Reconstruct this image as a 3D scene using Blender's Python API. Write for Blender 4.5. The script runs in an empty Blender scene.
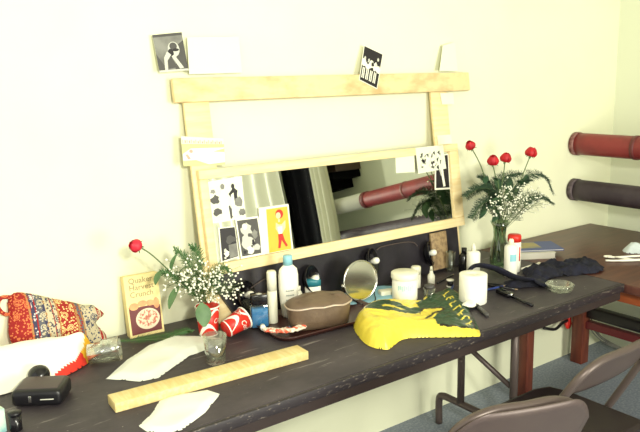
import bpy, bmesh, math, random
from mathutils import Vector, Matrix, noise
PI = math.pi
C = bpy.context.scene.collection
sc = bpy.context.scene
random.seed(7)

# ---------------------------------------------------------------- camera, light, exposure
cd = bpy.data.cameras.new('camera'); cam = bpy.data.objects.new('camera', cd); C.objects.link(cam)
R_ = Vector((0.8063123, -0.59104331, -0.02298441)); U_ = Vector((0.13311437, 0.14346124, 0.98066275)); F_ = Vector((0.57631679, 0.79377999, -0.19435092))
CP = Vector((-0.57269, -2.18316, 1.56388))
m3 = Matrix((R_, U_, -F_)).transposed()
cam.matrix_world = Matrix.Translation(CP) @ m3.to_4x4()
cd.sensor_width = 36; cd.lens = 695.17/640*36; cd.clip_start = 0.05
sc.camera = cam
w = bpy.data.worlds.new('World'); sc.world = w; w.use_nodes = True
w.node_tree.nodes['Background'].inputs[0].default_value = (0.97, 0.96, 0.86, 1)
w.node_tree.nodes['Background'].inputs[1].default_value = 0.85
def area(name, loc, target, size, power, col):
    l = bpy.data.lights.new(name, 'AREA'); l.shape = 'DISK'; l.size = size; l.energy = power; l.color = col
    o = bpy.data.objects.new(name, l); C.objects.link(o); o.location = loc
    o.rotation_euler = (Vector(target)-Vector(loc)).to_track_quat('-Z', 'Y').to_euler(); return o
area('camera_flash', (-0.30, -2.65, 1.9), (1.0, -0.1, 0.95), 0.2, 34, (1.0, 0.98, 0.84))
area('fill_softbox', (1.3, -5.1, 1.35), (1.6, 0, 0.7), 1.7, 115, (1.0, 0.99, 0.86))  # added softbox behind the camera, brightens the right side and wall below the table
sc.view_settings.view_transform = 'Standard'; sc.view_settings.look = 'None'
sc.view_settings.exposure = 0.60; sc.view_settings.gamma = 1.0; sc.view_settings.use_curve_mapping = False

# ---------------------------------------------------------------- helpers
def lin(c):
    c = c/255
    return c/12.92 if c <= .04045 else ((c+.055)/1.055)**2.4
def rgb(r, g, b): return (lin(r), lin(g), lin(b), 1)
MATS = {}
def mat(name, col, rough=.6, metal=0., trans=0., ior=1.45, spec=.5, bump=0, bscale=60, col2=None, nscale=8, lo=.4, hi=.65, detail=4, stretch=None, coat=0, alpha=1, sub=0):
    if name in MATS: return MATS[name]
    m = bpy.data.materials.new(name); m.use_nodes = True; MATS[name] = m
    nt = m.node_tree; b = nt.nodes['Principled BSDF']
    b.inputs['Base Color'].default_value = col; b.inputs['Roughness'].default_value = rough
    b.inputs['Metallic'].default_value = metal; b.inputs['Transmission Weight'].default_value = trans
    b.inputs['IOR'].default_value = ior; b.inputs['Specular IOR Level'].default_value = spec
    b.inputs['Coat Weight'].default_value = coat; b.inputs['Alpha'].default_value = alpha
    tc = nt.nodes.new('ShaderNodeTexCoord'); mp = nt.nodes.new('ShaderNodeMapping')
    nt.links.new(tc.outputs['Object'], mp.inputs[0])
    if stretch: mp.inputs['Scale'].default_value = stretch
    if col2:
        n = nt.nodes.new('ShaderNodeTexNoise'); n.inputs['Scale'].default_value = nscale; n.inputs['Detail'].default_value = detail
        nt.links.new(mp.outputs[0], n.inputs['Vector'])
        r = nt.nodes.new('ShaderNodeValToRGB'); r.color_ramp.elements[0].position = lo; r.color_ramp.elements[1].position = hi
        r.color_ramp.elements[0].color = col; r.color_ramp.elements[1].color = col2
        nt.links.new(n.outputs['Fac'], r.inputs[0]); nt.links.new(r.outputs[0], b.inputs['Base Color'])
    if bump:
        n2 = nt.nodes.new('ShaderNodeTexNoise'); n2.inputs['Scale'].default_value = bscale; n2.inputs['Detail'].default_value = 5
        nt.links.new(mp.outputs[0], n2.inputs['Vector'])
        bn = nt.nodes.new('ShaderNodeBump'); bn.inputs['Strength'].default_value = bump; bn.inputs['Distance'].default_value = .004
        nt.links.new(n2.outputs['Fac'], bn.inputs['Height']); nt.links.new(bn.outputs[0], b.inputs['Normal'])
    return m

class MB:
    def __init__(s): s.v = []; s.f = []; s.m = []; s.s = []
    def add(s, vs, fs, mi=0, smooth=False):
        o = len(s.v); s.v += [Vector(v) for v in vs]
        for f in fs: s.f.append([i+o for i in f]); s.m.append(mi); s.s.append(smooth)
        return s
    def box(s, a, b, mi=0, T=None):
        (x0, y0, z0), (x1, y1, z1) = a, b
        vs = [Vector(p) for p in ((x0,y0,z0),(x1,y0,z0),(x1,y1,z0),(x0,y1,z0),(x0,y0,z1),(x1,y0,z1),(x1,y1,z1),(x0,y1,z1))]
        if T: vs = [T @ v for v in vs]
        return s.add(vs, [(3,2,1,0),(4,5,6,7),(0,1,5,4),(1,2,6,5),(2,3,7,6),(3,0,4,7)], mi)
    def rbox(s, a, b, r=.004, seg=2, mi=0, T=None, smooth=True):
        bm = bmesh.new(); bmesh.ops.create_cube(bm, size=1)
        c = (Vector(a)+Vector(b))/2; d = Vector(b)-Vector(a)
        for v in bm.verts: v.co = Vector((v.co.x*d.x, v.co.y*d.y, v.co.z*d.z))+c
        bmesh.ops.bevel(bm, geom=bm.edges[:]+bm.verts[:], offset=r, segments=seg, profile=.5, affect='EDGES')
        if T: bmesh.ops.transform(bm, matrix=T, verts=bm.verts)
        bm.verts.index_update()
        s.add([v.co.copy() for v in bm.verts], [[v.index for v in f.verts] for f in bm.faces], mi, smooth); bm.free(); return s
    def lathe(s, prof, seg=28, mi=0, T=None, smooth=True, cap=True, sx=1, sy=1):
        vs = []; n = len(prof)
        for r, z in prof:
            for k in range(seg):
                a = 2*PI*k/seg; v = Vector((r*math.cos(a)*sx, r*math.sin(a)*sy, z)); vs.append(T @ v if T else v)
        fs = [(i*seg+k, i*seg+(k+1) % seg, (i+1)*seg+(k+1) % seg, (i+1)*seg+k) for i in range(n-1) for k in range(seg)]
        if cap:
            if prof[0][0] > 1e-5: fs.append(tuple(range(seg))[::-1])
            if prof[-1][0] > 1e-5: fs.append(tuple((n-1)*seg+k for k in range(seg)))
        return s.add(vs, fs, mi, smooth)
    def tube(s, pts, r, seg=8, mi=0, closed=False, smooth=True):
        pts = [Vector(p) for p in pts]; n = len(pts); rr = r if isinstance(r, (list, tuple)) else [r]*n
        vs = []; up = None
        for i, p in enumerate(pts):
            a = pts[(i-1) % n] if closed or i > 0 else p; b = pts[(i+1) % n] if closed or i < n-1 else p
            d = (b-a).normalized() if (b-a).length > 1e-9 else Vector((0, 0, 1))
            if up is None: up = d.orthogonal().normalized()
            up = (up-d*up.dot(d)); up = up.normalized() if up.length > 1e-6 else d.orthogonal().normalized()
            q = d.cross(up)
            for k in range(seg):
                t = 2*PI*k/seg; vs.append(p+(up*math.cos(t)+q*math.sin(t))*rr[i])
        m = n if closed else n-1
        fs = [(i*seg+k, i*seg+(k+1) % seg, ((i+1) % n)*seg+(k+1) % seg, ((i+1) % n)*seg+k) for i in range(m) for k in range(seg)]
        if not closed: fs += [tuple(range(seg))[::-1], tuple((n-1)*seg+k for k in range(seg))]
        return s.add(vs, fs, mi, smooth)
    def prism(s, poly, z0, z1, mi=0, T=None):
        n = len(poly); vs = [Vector((x, y, z0)) for x, y in poly]+[Vector((x, y, z1)) for x, y in poly]
        if T: vs = [T @ v for v in vs]
        return s.add(vs, [tuple(range(n))[::-1], tuple(range(n, 2*n))]+[(i, (i+1) % n, (i+1) % n+n, i+n) for i in range(n)], mi)
    def ball(s, c, r, mi=0, sub=1):
        bm = bmesh.new(); bmesh.ops.create_icosphere(bm, subdivisions=sub, radius=r); bm.verts.index_update()
        s.add([v.co+Vector(c) for v in bm.verts], [[v.index for v in f.verts] for f in bm.faces], mi, True); bm.free(); return s
def curve(pts, n=8):
    pts = [Vector(p) for p in pts]; P = [pts[0]*2-pts[1]]+pts+[pts[-1]*2-pts[-2]]; out = []
    for i in range(1, len(P)-2):
        for k in range(n):
            t = k/n; a, b, c, d = P[i-1:i+3]
            out.append(.5*((2*b)+(c-a)*t+(2*a-5*b+4*c-d)*t*t+(3*b-a-3*c+d)*t**3))
    return out+[pts[-1]]
def tag(o, label=None, cat=None, group=None, kind=None):
    for k, v in (('label', label), ('category', cat), ('group', group), ('kind', kind)):
        if v: o[k] = v
    return o
def obj(name, mb, mats, parent=None, loc=None, rot=None, fixn=True):
    me = bpy.data.meshes.new(name); me.from_pydata(mb.v, [], mb.f)
    for x in (mats if isinstance(mats, (list, tuple)) else [mats]): me.materials.append(x)
    me.polygons.foreach_set('material_index', mb.m); me.polygons.foreach_set('use_smooth', mb.s)
    if fixn:
        bm = bmesh.new(); bm.from_mesh(me); bmesh.ops.recalc_face_normals(bm, faces=bm.faces); bm.to_mesh(me); bm.free()
    me.update()
    o = bpy.data.objects.new(name, me); C.objects.link(o)
    if parent: o.parent = parent
    if loc is not None: o.location = loc
    if rot is not None: o.rotation_euler = rot
    return o
def thing(name, label, cat, loc=(0, 0, 0), rot=(0, 0, 0), group=None):
    o = bpy.data.objects.new(name, None); C.objects.link(o); o.empty_display_size = .02
    o.location = loc; o.rotation_euler = rot if isinstance(rot, (list, tuple)) else (0, 0, rot)
    return tag(o, label, cat, group)
def struct(name, mb, m): return tag(obj(name, mb, m), kind='structure')
def text_verts(body, size):
    cu = bpy.data.curves.new('t', 'FONT'); cu.body = body; cu.size = size; cu.resolution_u = 2; cu.space_line = .8
    o = bpy.data.objects.new('t', cu); C.objects.link(o); dg = bpy.context.evaluated_depsgraph_get()
    me = bpy.data.meshes.new_from_object(o.evaluated_get(dg))
    vs = [v.co.copy() for v in me.vertices]; fs = [list(p.vertices) for p in me.polygons]
    bpy.data.objects.remove(o); bpy.data.curves.remove(cu); bpy.data.meshes.remove(me); return vs, fs
def inpoly(x, y, P):
    c = False; j = len(P)-1
    for i in range(len(P)):
        if (P[i][1] > y) != (P[j][1] > y) and x < (P[j][0]-P[i][0])*(y-P[i][1])/(P[j][1]-P[i][1])+P[i][0]: c = not c
        j = i
    return c
def edist(x, y, P):
    d = 9
    for i in range(len(P)):
        ax, ay = P[i-1]; bx, by = P[i]; ux, uy = bx-ax, by-ay; L = ux*ux+uy*uy+1e-12
        t = max(0, min(1, ((x-ax)*ux+(y-ay)*uy)/L)); d = min(d, math.hypot(x-ax-t*ux, y-ay-t*uy))
    return d
def smoothpoly(P, n=5): 
    P = [Vector((a[0], a[1], 0)) for a in P]; out = []; N = len(P)
    for i in range(N):
        a, b, c, d = P[i-1], P[i], P[(i+1) % N], P[(i+2) % N]
        for k in range(n):
            t = k/n; q = .5*((2*b)+(c-a)*t+(2*a-5*b+4*c-d)*t*t+(3*b-a-3*c+d)*t**3); out.append((q.x, q.y))
    return out
def lump(outline, hf, cell=.004, colors=(), back=False, smooth=True):
    """cloth-like body over an outline: height hf(x, y, edge distance); colors = [(polygon, slot)]"""
    mb = MB(); P = outline; xs = [p[0] for p in P]; ys = [p[1] for p in P]
    x0, y0 = min(xs)-cell, min(ys)-cell; nx = int((max(xs)-x0)/cell)+3; ny = int((max(ys)-y0)/cell)+3
    idx = {}; 
    def vid(i, j, top):
        k = (i, j, top)
        if k in idx: return idx[k]
        x, y = x0+i*cell, y0+j*cell; ins = inpoly(x, y, P); d = edist(x, y, P)
        if not ins or d < cell*.5:
            best = None
            for a in range(len(P)):
                ax, ay = P[a-1]; bx, by = P[a]; ux, uy = bx-ax, by-ay; L = ux*ux+uy*uy+1e-12
                t = max(0, min(1, ((x-ax)*ux+(y-ay)*uy)/L)); q = (ax+t*ux, ay+t*uy); dd = math.hypot(x-q[0], y-q[1])
                if best is None or dd < best[0]: best = (dd, q)
            x, y = best[1]; d = 0
            if (i, j, not top) in idx and back: idx[k] = idx[(i, j, not top)]; return idx[k]
        z = hf(x, y, d) if top else (-hf(x, y, d) if back else 0)
        mb.v.append(Vector((x, y, z))); idx[k] = len(mb.v)-1; return idx[k]
    for i in range(nx):
        for j in range(ny):
            cx, cy = x0+(i+.5)*cell, y0+(j+.5)*cell
            if inpoly(cx, cy, P):
                mi = 0
                for poly, sl in colors:
                    if inpoly(cx, cy, poly): mi = sl
                for top in ((True, False) if back else (True,)):
                    mb.f.append([vid(i, j, top), vid(i+1, j, top), vid(i+1, j+1, top), vid(i, j+1, top)]); mb.m.append(mi); mb.s.append(smooth)
    return mb
def nz(x, y, s=20, o=0): return noise.noise(Vector((x*s, y*s, o)))

TH = .14081377; YB = .156314; TZ = .74      # leaning plane of the mirror stand; table height
ax_s = Vector((0, math.sin(TH), math.cos(TH))); ax_n = Vector((0, -math.cos(TH), math.sin(TH)))
PO = Vector((0, -YB, TZ))
def PL(x, s, off=0): return PO+Vector((x, 0, 0))+ax_s*s+ax_n*off
TP = Matrix(((1, 0, 0, 0), (0, ax_s.y, ax_n.y, PO.y), (0, ax_s.z, ax_n.z, PO.z), (0, 0, 0, 1)))   # local (x, s, off) -> world
WALLM = Matrix(((1, 0, 0, 0), (0, 0, -1, 0), (0, 1, 0, 0), (0, 0, 0, 1)))                          # local (x, z, off) -> on the back wall

# ---------------------------------------------------------------- materials
M_wall = mat('cream_wall', rgb(230, 231, 202), .75, col2=rgb(226, 227, 198), nscale=2.5, bump=.08, bscale=40)
M_wallr = mat('cream_wall_right', rgb(224, 228, 204), .75, bump=.08, bscale=40)
M_floor = mat('blue_grey_carpet', rgb(128, 136, 148), .95, col2=rgb(152, 160, 170), nscale=90, bump=.4, bscale=300)
M_ceil = mat('ceiling_white', rgb(215, 212, 196), .8)
M_pine = mat('pale_pine', rgb(232, 208, 154), .6, col2=rgb(238, 218, 170), nscale=6, stretch=(1.2, 14, 14), bump=.08)
M_pine2 = mat('stained_pine', rgb(230, 208, 156), .65, col2=rgb(186, 152, 104), nscale=9, lo=.48, hi=.8, stretch=(1, 1.5, 2))
M_stick = mat('cut_pine', rgb(214, 190, 128), .6, col2=rgb(226, 206, 150), nscale=5, stretch=(20, 3, 20))
M_black = mat('black_board_paint', rgb(28, 25, 31), .45, col2=rgb(40, 36, 42), nscale=12, bump=.1)
M_mirror = mat('mirror_glass', (.86, .88, .82, 1), .015, metal=1)
def table_mat():
    m = mat('worn_black_table_paint', rgb(62, 56, 60), .5, spec=.35, bump=.15, bscale=50)
    nt = m.node_tree; b = nt.nodes['Principled BSDF']; tc = nt.nodes.new('ShaderNodeTexCoord')
    def nse(sc_, detail, stretch):
        mp = nt.nodes.new('ShaderNodeMapping'); mp.inputs['Scale'].default_value = stretch; nt.links.new(tc.outputs['Object'], mp.inputs[0])
        n = nt.nodes.new('ShaderNodeTexNoise'); n.inputs['Scale'].default_value = sc_; n.inputs['Detail'].default_value = detail; n.inputs['Roughness'].default_value = .65
        nt.links.new(mp.outputs[0], n.inputs['Vector']); return n.outputs['Fac']
    def ramp(src, els):
        r = nt.nodes.new('ShaderNodeValToRGB'); e = r.color_ramp.elements
        e[0].position, e[0].color = els[0]; e[1].position, e[1].color = els[1]
        nt.links.new(src, r.inputs[0]); return r.outputs[0]
    base = ramp(nse(3, 8, (1, 1.6, 1)), [(.35, rgb(48, 43, 48)), (.7, rgb(76, 69, 72))])
    def mix(a, col, fac):
        x = nt.nodes.new('ShaderNodeMix'); x.data_type = 'RGBA'; nt.links.new(fac, x.inputs[0]); nt.links.new(a, x.inputs[6]); x.inputs[7].default_value = col; return x.outputs[2]
    b1 = mix(base, rgb(150, 142, 138), ramp(nse(5, 12, (1, 9, 1)), [(.62, (0, 0, 0, 1)), (.72, (.7, .7, .7, 1))]))
    b2 = mix(b1, rgb(196, 188, 172), ramp(nse(60, 3, (1, 1, 1)), [(.72, (0, 0, 0, 1)), (.76, (.8, .8, .8, 1))]))
    nt.links.new(b2, b.inputs['Base Color']); return m
M_table = table_mat()
M_tedge = mat('worn_table_edge', rgb(40, 34, 38), .5, col2=rgb(124, 114, 104), nscale=60, lo=.60, hi=.74, stretch=(1, 1, 2.5))
M_under = mat('table_underside_wood', rgb(42, 30, 28), .6)
M_desk = mat('dark_brown_desk', rgb(76, 44, 38), .38, col2=rgb(94, 56, 46), nscale=6, stretch=(1, 8, 1), bump=.05)
M_leg = mat('red_brown_leg', rgb(106, 52, 36), .45, col2=rgb(86, 40, 30), nscale=7, stretch=(6, 6, 1))
M_orange = mat('orange_brown_rail', rgb(164, 82, 40), .45, col2=rgb(146, 70, 34), nscale=7, stretch=(6, 1, 6))
M_maroon = mat('maroon_panel', rgb(96, 30, 34), .4)
M_bar = mat('black_bar', rgb(30, 24, 28), .35)
M_steel = mat('brown_grey_tube', rgb(92, 80, 76), .38, metal=.3, spec=.5)
M_seat = mat('dark_brown_seat', rgb(36, 27, 29), .5)
M_panel = mat('grey_brown_metal', rgb(84, 71, 69), .42, metal=.25, col2=rgb(92, 79, 75), nscale=5)
M_tan = mat('tan_worn_tube', rgb(150, 128, 100), .45, metal=.2)
M_redpipe = mat('red_pipe_paint', rgb(132, 46, 46), .4, col2=rgb(112, 38, 40), nscale=9, bump=.15, bscale=30)
M_blkpipe = mat('black_pipe_wrap', rgb(52, 42, 50), .55, col2=rgb(66, 56, 62), nscale=10, bump=.3, bscale=30)
M_white = mat('white_plastic', rgb(238, 236, 222), .4)
M_cream = mat('cream_plastic', rgb(230, 228, 206), .45)
M_tissue = mat('white_tissue', rgb(240, 238, 224), .85, bump=.25, bscale=80)
M_paper = mat('white_paper', rgb(228, 230, 222), .8, bump=.15, bscale=25)
M_card = mat('print_white', rgb(236, 234, 216), .55)
M_pale = mat('print_pale', rgb(222, 226, 204), .6)
M_ink = mat('print_black', rgb(34, 30, 34), .45)
M_g1 = mat('print_dark_grey', rgb(74, 72, 70), .45)
M_g2 = mat('print_mid_grey', rgb(134, 134, 126), .45, col2=rgb(96, 94, 90), nscale=14)
M_g3 = mat('print_light_grey', rgb(196, 196, 184), .45)
M_gold = mat('print_orange', rgb(240, 178, 60), .5)
M_red = mat('print_red', rgb(190, 44, 34), .5)
M_skin = mat('print_skin', rgb(240, 206, 160), .5)
M_blackpl = mat('black_plastic', rgb(18, 17, 21), .22, spec=.6)
M_blackr = mat('black_rubber', rgb(22, 21, 25), .35)
M_chrome = mat('chrome', rgb(210, 210, 208), .12, metal=1)
def thin(name, tint, lo=.08, hi=.75, rough=.04):
    m = bpy.data.materials.new(name); m.use_nodes = True; nt = m.node_tree; nt.nodes.clear()
    o = nt.nodes.new('ShaderNodeOutputMaterial'); tr = nt.nodes.new('ShaderNodeBsdfTransparent'); tr.inputs[0].default_value = tint
    g = nt.nodes.new('ShaderNodeBsdfGlossy'); g.inputs['Roughness'].default_value = rough; g.inputs[0].default_value = (.95, .96, .94, 1)
    lw = nt.nodes.new('ShaderNodeLayerWeight'); lw.inputs[0].default_value = .35; mr = nt.nodes.new('ShaderNodeMapRange'); mr.inputs[3].default_value = lo; mr.inputs[4].default_value = hi
    mx = nt.nodes.new('ShaderNodeMixShader'); nt.links.new(lw.outputs['Facing'], mr.inputs[0]); nt.links.new(mr.outputs[0], mx.inputs[0]); nt.links.new(tr.outputs[0], mx.inputs[1]); nt.links.new(g.outputs[0], mx.inputs[2]); nt.links.new(mx.outputs[0], o.inputs[0]); return m
M_glass = thin('clear_glass', (.93, .95, .93, 1)); M_clear = thin('clear_plastic', (.93, .94, .91, 1), .14, .8, .1); M_green_glass = thin('green_tinted_glass', (.66, .76, .66, 1), .1, .7)
M_bluel = mat('blue_liquid', rgb(70, 146, 206), .06, trans=.3, ior=1.2)
M_teal = mat('teal_cap', rgb(46, 118, 132), .35)
M_lblue = mat('pale_blue_plastic', rgb(140, 196, 208), .4)
M_bcloth = mat('pale_blue_cloth', rgb(140, 186, 204), .85, bump=.3)
M_vinyl = mat('brown_vinyl', rgb(106, 88, 70), .42, col2=rgb(90, 73, 58), nscale=14, bump=.35, bscale=70)
M_zip = mat('zip_trim', rgb(196, 178, 160), .4, metal=.4)
M_tray = mat('dark_brown_tray', rgb(62, 34, 30), .28)
M_cred = mat('cup_red', rgb(204, 44, 34), .4)
M_yellow = mat('yellow_plastic_bag', rgb(232, 212, 74), .32, bump=.3, bscale=22)
M_bgreen = mat('dark_green_print', rgb(28, 66, 40), .35, bump=.3, bscale=22)
M_bdark = mat('dark_outline_print', rgb(34, 30, 24), .35)
M_bwhite = mat('white_cloth_bag', rgb(238, 236, 222), .8, bump=.2, bscale=18)
M_yel2 = mat('yellow_edge', rgb(236, 178, 44), .6)
M_red2 = mat('red_edge', rgb(206, 48, 34), .6)
M_navy = mat('navy_cloth', rgb(18, 18, 30), .95, col2=rgb(27, 28, 46), nscale=26, bump=.5, bscale=60)
M_rose = mat('rose_red', rgb(190, 22, 34), .55, col2=rgb(160, 14, 28), nscale=40)
M_rose2 = mat('rose_pink_red', rgb(214, 40, 62), .55, col2=rgb(180, 24, 48), nscale=40)
M_stem = mat('stem_green', rgb(84, 104, 62), .55)
M_leaf = mat('leaf_green', rgb(38, 66, 44), .5, col2=rgb(58, 88, 58), nscale=18)
M_leaf2 = mat('leaf_mid_green', rgb(76, 108, 66), .5, col2=rgb(96, 128, 84), nscale=18)
M_fern = mat('fern_green', rgb(38, 62, 42), .6)
M_fern2 = mat('fern_bright_green', rgb(58, 98, 50), .6)
M_bbf = mat('white_blossom', rgb(240, 240, 222), .8)
M_navyb = mat('book_blue', rgb(48, 66, 130), .45)
M_bookp = mat('book_pages', rgb(206, 202, 190), .8)
M_bookc = mat('book_yellow_picture', rgb(166, 150, 84), .45, col2=rgb(120, 118, 108), nscale=10)
M_pink = mat('pink_band', rgb(150, 60, 60), .5)
M_curt = mat('grey_curtain', rgb(200, 200, 180), .85)
M_curtd = mat('black_curtain', rgb(10, 10, 13), .95, spec=.05)
M_wood3 = mat('tan_offcut', rgb(156, 132, 96), .6, col2=rgb(120, 98, 72), nscale=9, stretch=(8, 1, 8))

# ---------------------------------------------------------------- structure
XR = 3.0466
struct('floor', MB().box((-2.2, -5.6, -.06), (XR+.1, .1, 0)), M_floor)
struct('wall_back', MB().box((-2.2, 0, 0), (XR+.1, .1, 2.9)), M_wall)
struct('wall_right', MB().box((XR, -5.6, 0), (XR+.1, 0, 2.9)), M_wallr)
struct('wall_front', MB().box((-2.2, -5.7, 0), (XR+.1, -5.6, 2.9)), M_wallr)
struct('ceiling', MB().box((-2.2, -5.6, 2.9), (XR+.1, .1, 2.96)), M_ceil)

# pipes along the right wall
def pipe(name, label, z, r, m, bands, y1=-5.3, extra=None):
    t = thing(name, label, 'pipe', (2.690, 0, z))
    mb = MB(); n = 60; pts = []; rr = []
    for i in range(n+1):
        pts.append((0, -.004+(y1+.004)*i/n, 0)); rr.append(r*(1+.02*noise.noise(Vector((i*.7, z*9, 0)))))
    mb.tube(pts, rr, 28); obj('pipe_body', mb, m, t)
    for (a, b, mm, k, nm) in bands:
        obj(nm, MB().tube([(0, a, 0), (0, (a+b)/2, 0), (0, b, 0)], [r*k]*3, 28), mm, t)
    return t
M_dred = mat('dark_red_band', rgb(96, 42, 42), .5)
M_wpipe = mat('white_pipe_wrap', rgb(196, 196, 186), .6)
M_cuff = mat('dusty_end', rgb(150, 110, 104), .7, col2=rgb(96, 44, 42), nscale=40)
pipe('wall_pipe', 'thick red painted pipe, upper of two running out from the corner wall', 1.1935, .0575, M_redpipe,
     [(-.005, -.03, M_cuff, 1.06, 'end_collar'), (-.34, -.36, M_dred, 1.05, 'band'), (-1.50, -1.515, M_cuff, 1.05, 'band'), (-1.93, -1.97, M_dred, 1.08, 'band'), (-1.975, -5.3, M_wpipe, 1.03, 'white_sleeve')])
pipe('wall_pipe', 'black wrapped pipe running below the red pipe by the corner', .9489, .056, M_blkpipe,
     [(-.005, -.035, mat('dusty_grey', rgb(104, 92, 96), .8, col2=rgb(58, 48, 54), nscale=40), 1.05, 'end_collar')])

# curtains on the right side of the room (seen in the mirror)
def drape(name, label, cat, x, y0, y1, z0, z1, m, amp=.03, waves=8, hem=None):
    mb = MB(); n = 90; nzv = 14
    vs = []
    for i in range(n+1):
        for j in range(nzv+1):
            t = i/n; y = y0+(y1-y0)*t; z = z1+(z0-z1)*j/nzv
            xx = x+amp*math.sin(waves*2*PI*t+.6*math.sin(9*t))*(.7+.3*j/nzv)+.012*nz(y, z, 3)
            vs.append((xx, y, z))
    o = len(vs); vs += [(a+.006, b, c) for a, b, c in vs]
    fs = []
    for i in range(n):
        for j in range(nzv):
            a = i*(nzv+1)+j; fs += [(a, a+1, a+nzv+2, a+nzv+1), (a+o, a+nzv+1+o, a+nzv+2+o, a+1+o)]
    mb.add(vs, fs, 0, True)
    return tag(obj(name, mb, m), label, cat)
drape('curtain', 'narrow gathered pale curtain reflected in the mirror beside the white pipe end', 'curtain', 2.54, -2.20, -2.37, .80, 2.2, M_curt, .035, 3)
drape('curtain', 'wide pale grey curtain reflected at the left side of the mirror', 'curtain', 2.52, -2.80, -4.7, .3, 2.2, M_curt, .04, 8)
drape('curtain', 'black hanging curtain between the two pale ones in the mirror reflection', 'curtain', 2.60, -2.37, -2.90, .45, 2.22, M_curtd, .02, 3)
t = tag(obj('curtain_rod', MB().tube([(2.55, -2.1, 2.24), (2.55, -5.5, 2.24)], .012, 10), M_blackr), 'thin black rod holding the three curtains', 'curtain rod')
# dark hanging unit seen above the red pipe in the mirror
t = thing('wall_cabinet', 'dark brown stepped wall shelf unit reflected in the mirror above the red pipe', 'shelf', (2.9, -2.62, 1.38))
obj('carcass', MB().box((-.12, -.22, .10), (.14, .24, .6)), mat('cabinet_brown', rgb(66, 48, 42), .5), t)
obj('lower_box', MB().box((-.14, -.30, -.03), (.14, .10, .10)), M_curtd, t)
obj('end_box', MB().box((-.14, .10, .04), (.14, .22, .10)), M_curtd, t)

# ---------------------------------------------------------------- desk to the right
t = thing('desk', 'dark brown wooden desk in the corner, butted against the end of the black table', 'desk', (2.4, -.7, 0))
obj('desk_top', MB().rbox((-.452, -.75, .70), (.465, .694, .738), .004), M_desk, t)
for (x, y, h) in ((2.065, -.21, .026), (2.68, -.10, .034), (2.10, -1.32, .034), (2.74, -1.32, .034)):
    obj('leg', MB().rbox((x-2.4-h, y+.7-h, 0), (x-2.4+h, y+.7+h, .70), .004), M_leg, t)
obj('apron', MB().box((2.03-2.4, -.58, .632), (2.052-2.4, .45, .698)), M_orange, t)
obj('drawer_panel', MB().box((-.25, -.6, .395), (-.235, .15, .63)), M_maroon, t).location = (.52, 0, -.02)
obj('shelf_bar', MB().rbox((.27, -.7, .262), (.33, .57, .325), .012), M_bar, t)
obj('lower_rail', MB().box((.27, -.7, .205), (.31, .57, .245)), M_maroon, t)

# ---------------------------------------------------------------- folding table
t = thing('folding_table', 'long folding table with a worn black painted top, against the wall', 'table', (.73, -.38, 0))
mb = MB().rbox((-1.23, -.36, .712), (1.213, .376, .74), .004); obj('tabletop', mb, M_table, t)
obj('edge_strip', MB().rbox((-1.232, -.373, .708), (1.215, -.36, .7395), .003), M_tedge, t)
obj('end_strip', MB().rbox((1.2135, -.372, .708), (1.2165, .376, .7395), .001), M_tedge, t)
mb = MB(); mb.box((-1.22, -.366, .676), (1.2, -.345, .71)); mb.box((-1.22, .345, .676), (1.2, .366, .71)); obj('apron', mb, M_under, t)
def leg_frame(dx):
    L = []
    x0 = 1.565-.73+dx
    bar = curve([(x0, .256, .012), (x0, .256, .13), (x0, .23, .152), (x0, .20, .155)], 5)+curve([(x0, .1, .155), (x0, -.24, .155), (x0, -.29, .13), (x0, -.295, .012)], 5)
    obj('foot_bar', MB().tube(bar, .016, 12), M_steel, t)
    for y in (.128, -.150): obj('leg', MB().tube([(x0, y, .155), (x0, y, .70)], .016, 12), M_steel, t)
    obj('brace', MB().tube([(x0, .105, .44), (x0, .085, .425), (x0, -.135, .330)], .011, 10), M_steel, t)
    obj('bolt', MB().ball((x0-.016, .12, .36), .008, 0, 2), M_steel, t)
leg_frame(0); leg_frame(-2.05)

# ---------------------------------------------------------------- mirror stand leaning on the wall
st = thing('mirror_stand', 'long low mirror in a pale pine stand leaning against the wall', 'mirror', (1.08, -YB, TZ), (0, 0, 0))
def sp(name, mb, m):     # built in world coordinates, parented keeping place
    for v in mb.v: v -= Vector((1.08, -YB, TZ))
    return obj(name, mb, m, st)
sp('top_board', MB().rbox((.404, .764, -.02), (1.818, .843, 0), .003, T=TP), M_pine2)
sp('post', MB().rbox((.443, .004, -.034), (.537, .83, -.0205), .002, T=TP), M_pine)
sp('post', MB().rbox((1.592, .004, -.034), (1.688, .83, -.0205), .002, T=TP), M_pine)
sp('frame_rail', MB().rbox((.458, .505, -.02), (1.706, .536, 0), .002, T=TP), M_pine)
sp('frame_rail', MB().rbox((.458, .176, -.02), (1.706, .214, .002), .002, T=TP), M_pine)
sp('frame_side', MB().rbox((.458, .2145, -.02), (.488, .5045, 0), .002, T=TP), M_pine)
sp('frame_side', MB().rbox((1.652, .2145, -.02), (1.706, .5045, 0), .002, T=TP), M_pine)
sp('mirror_glass', MB().box((.4885, .2145, -.014), (1.6515, .5045, -.010), 0, TP), M_mirror)
sp('black_board', MB().prism([(.545, .003), (1.66, .003), (1.66, .175), (.462, .175), (.462, .15)], -.019, -.004, 0, TP), M_black)

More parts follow.
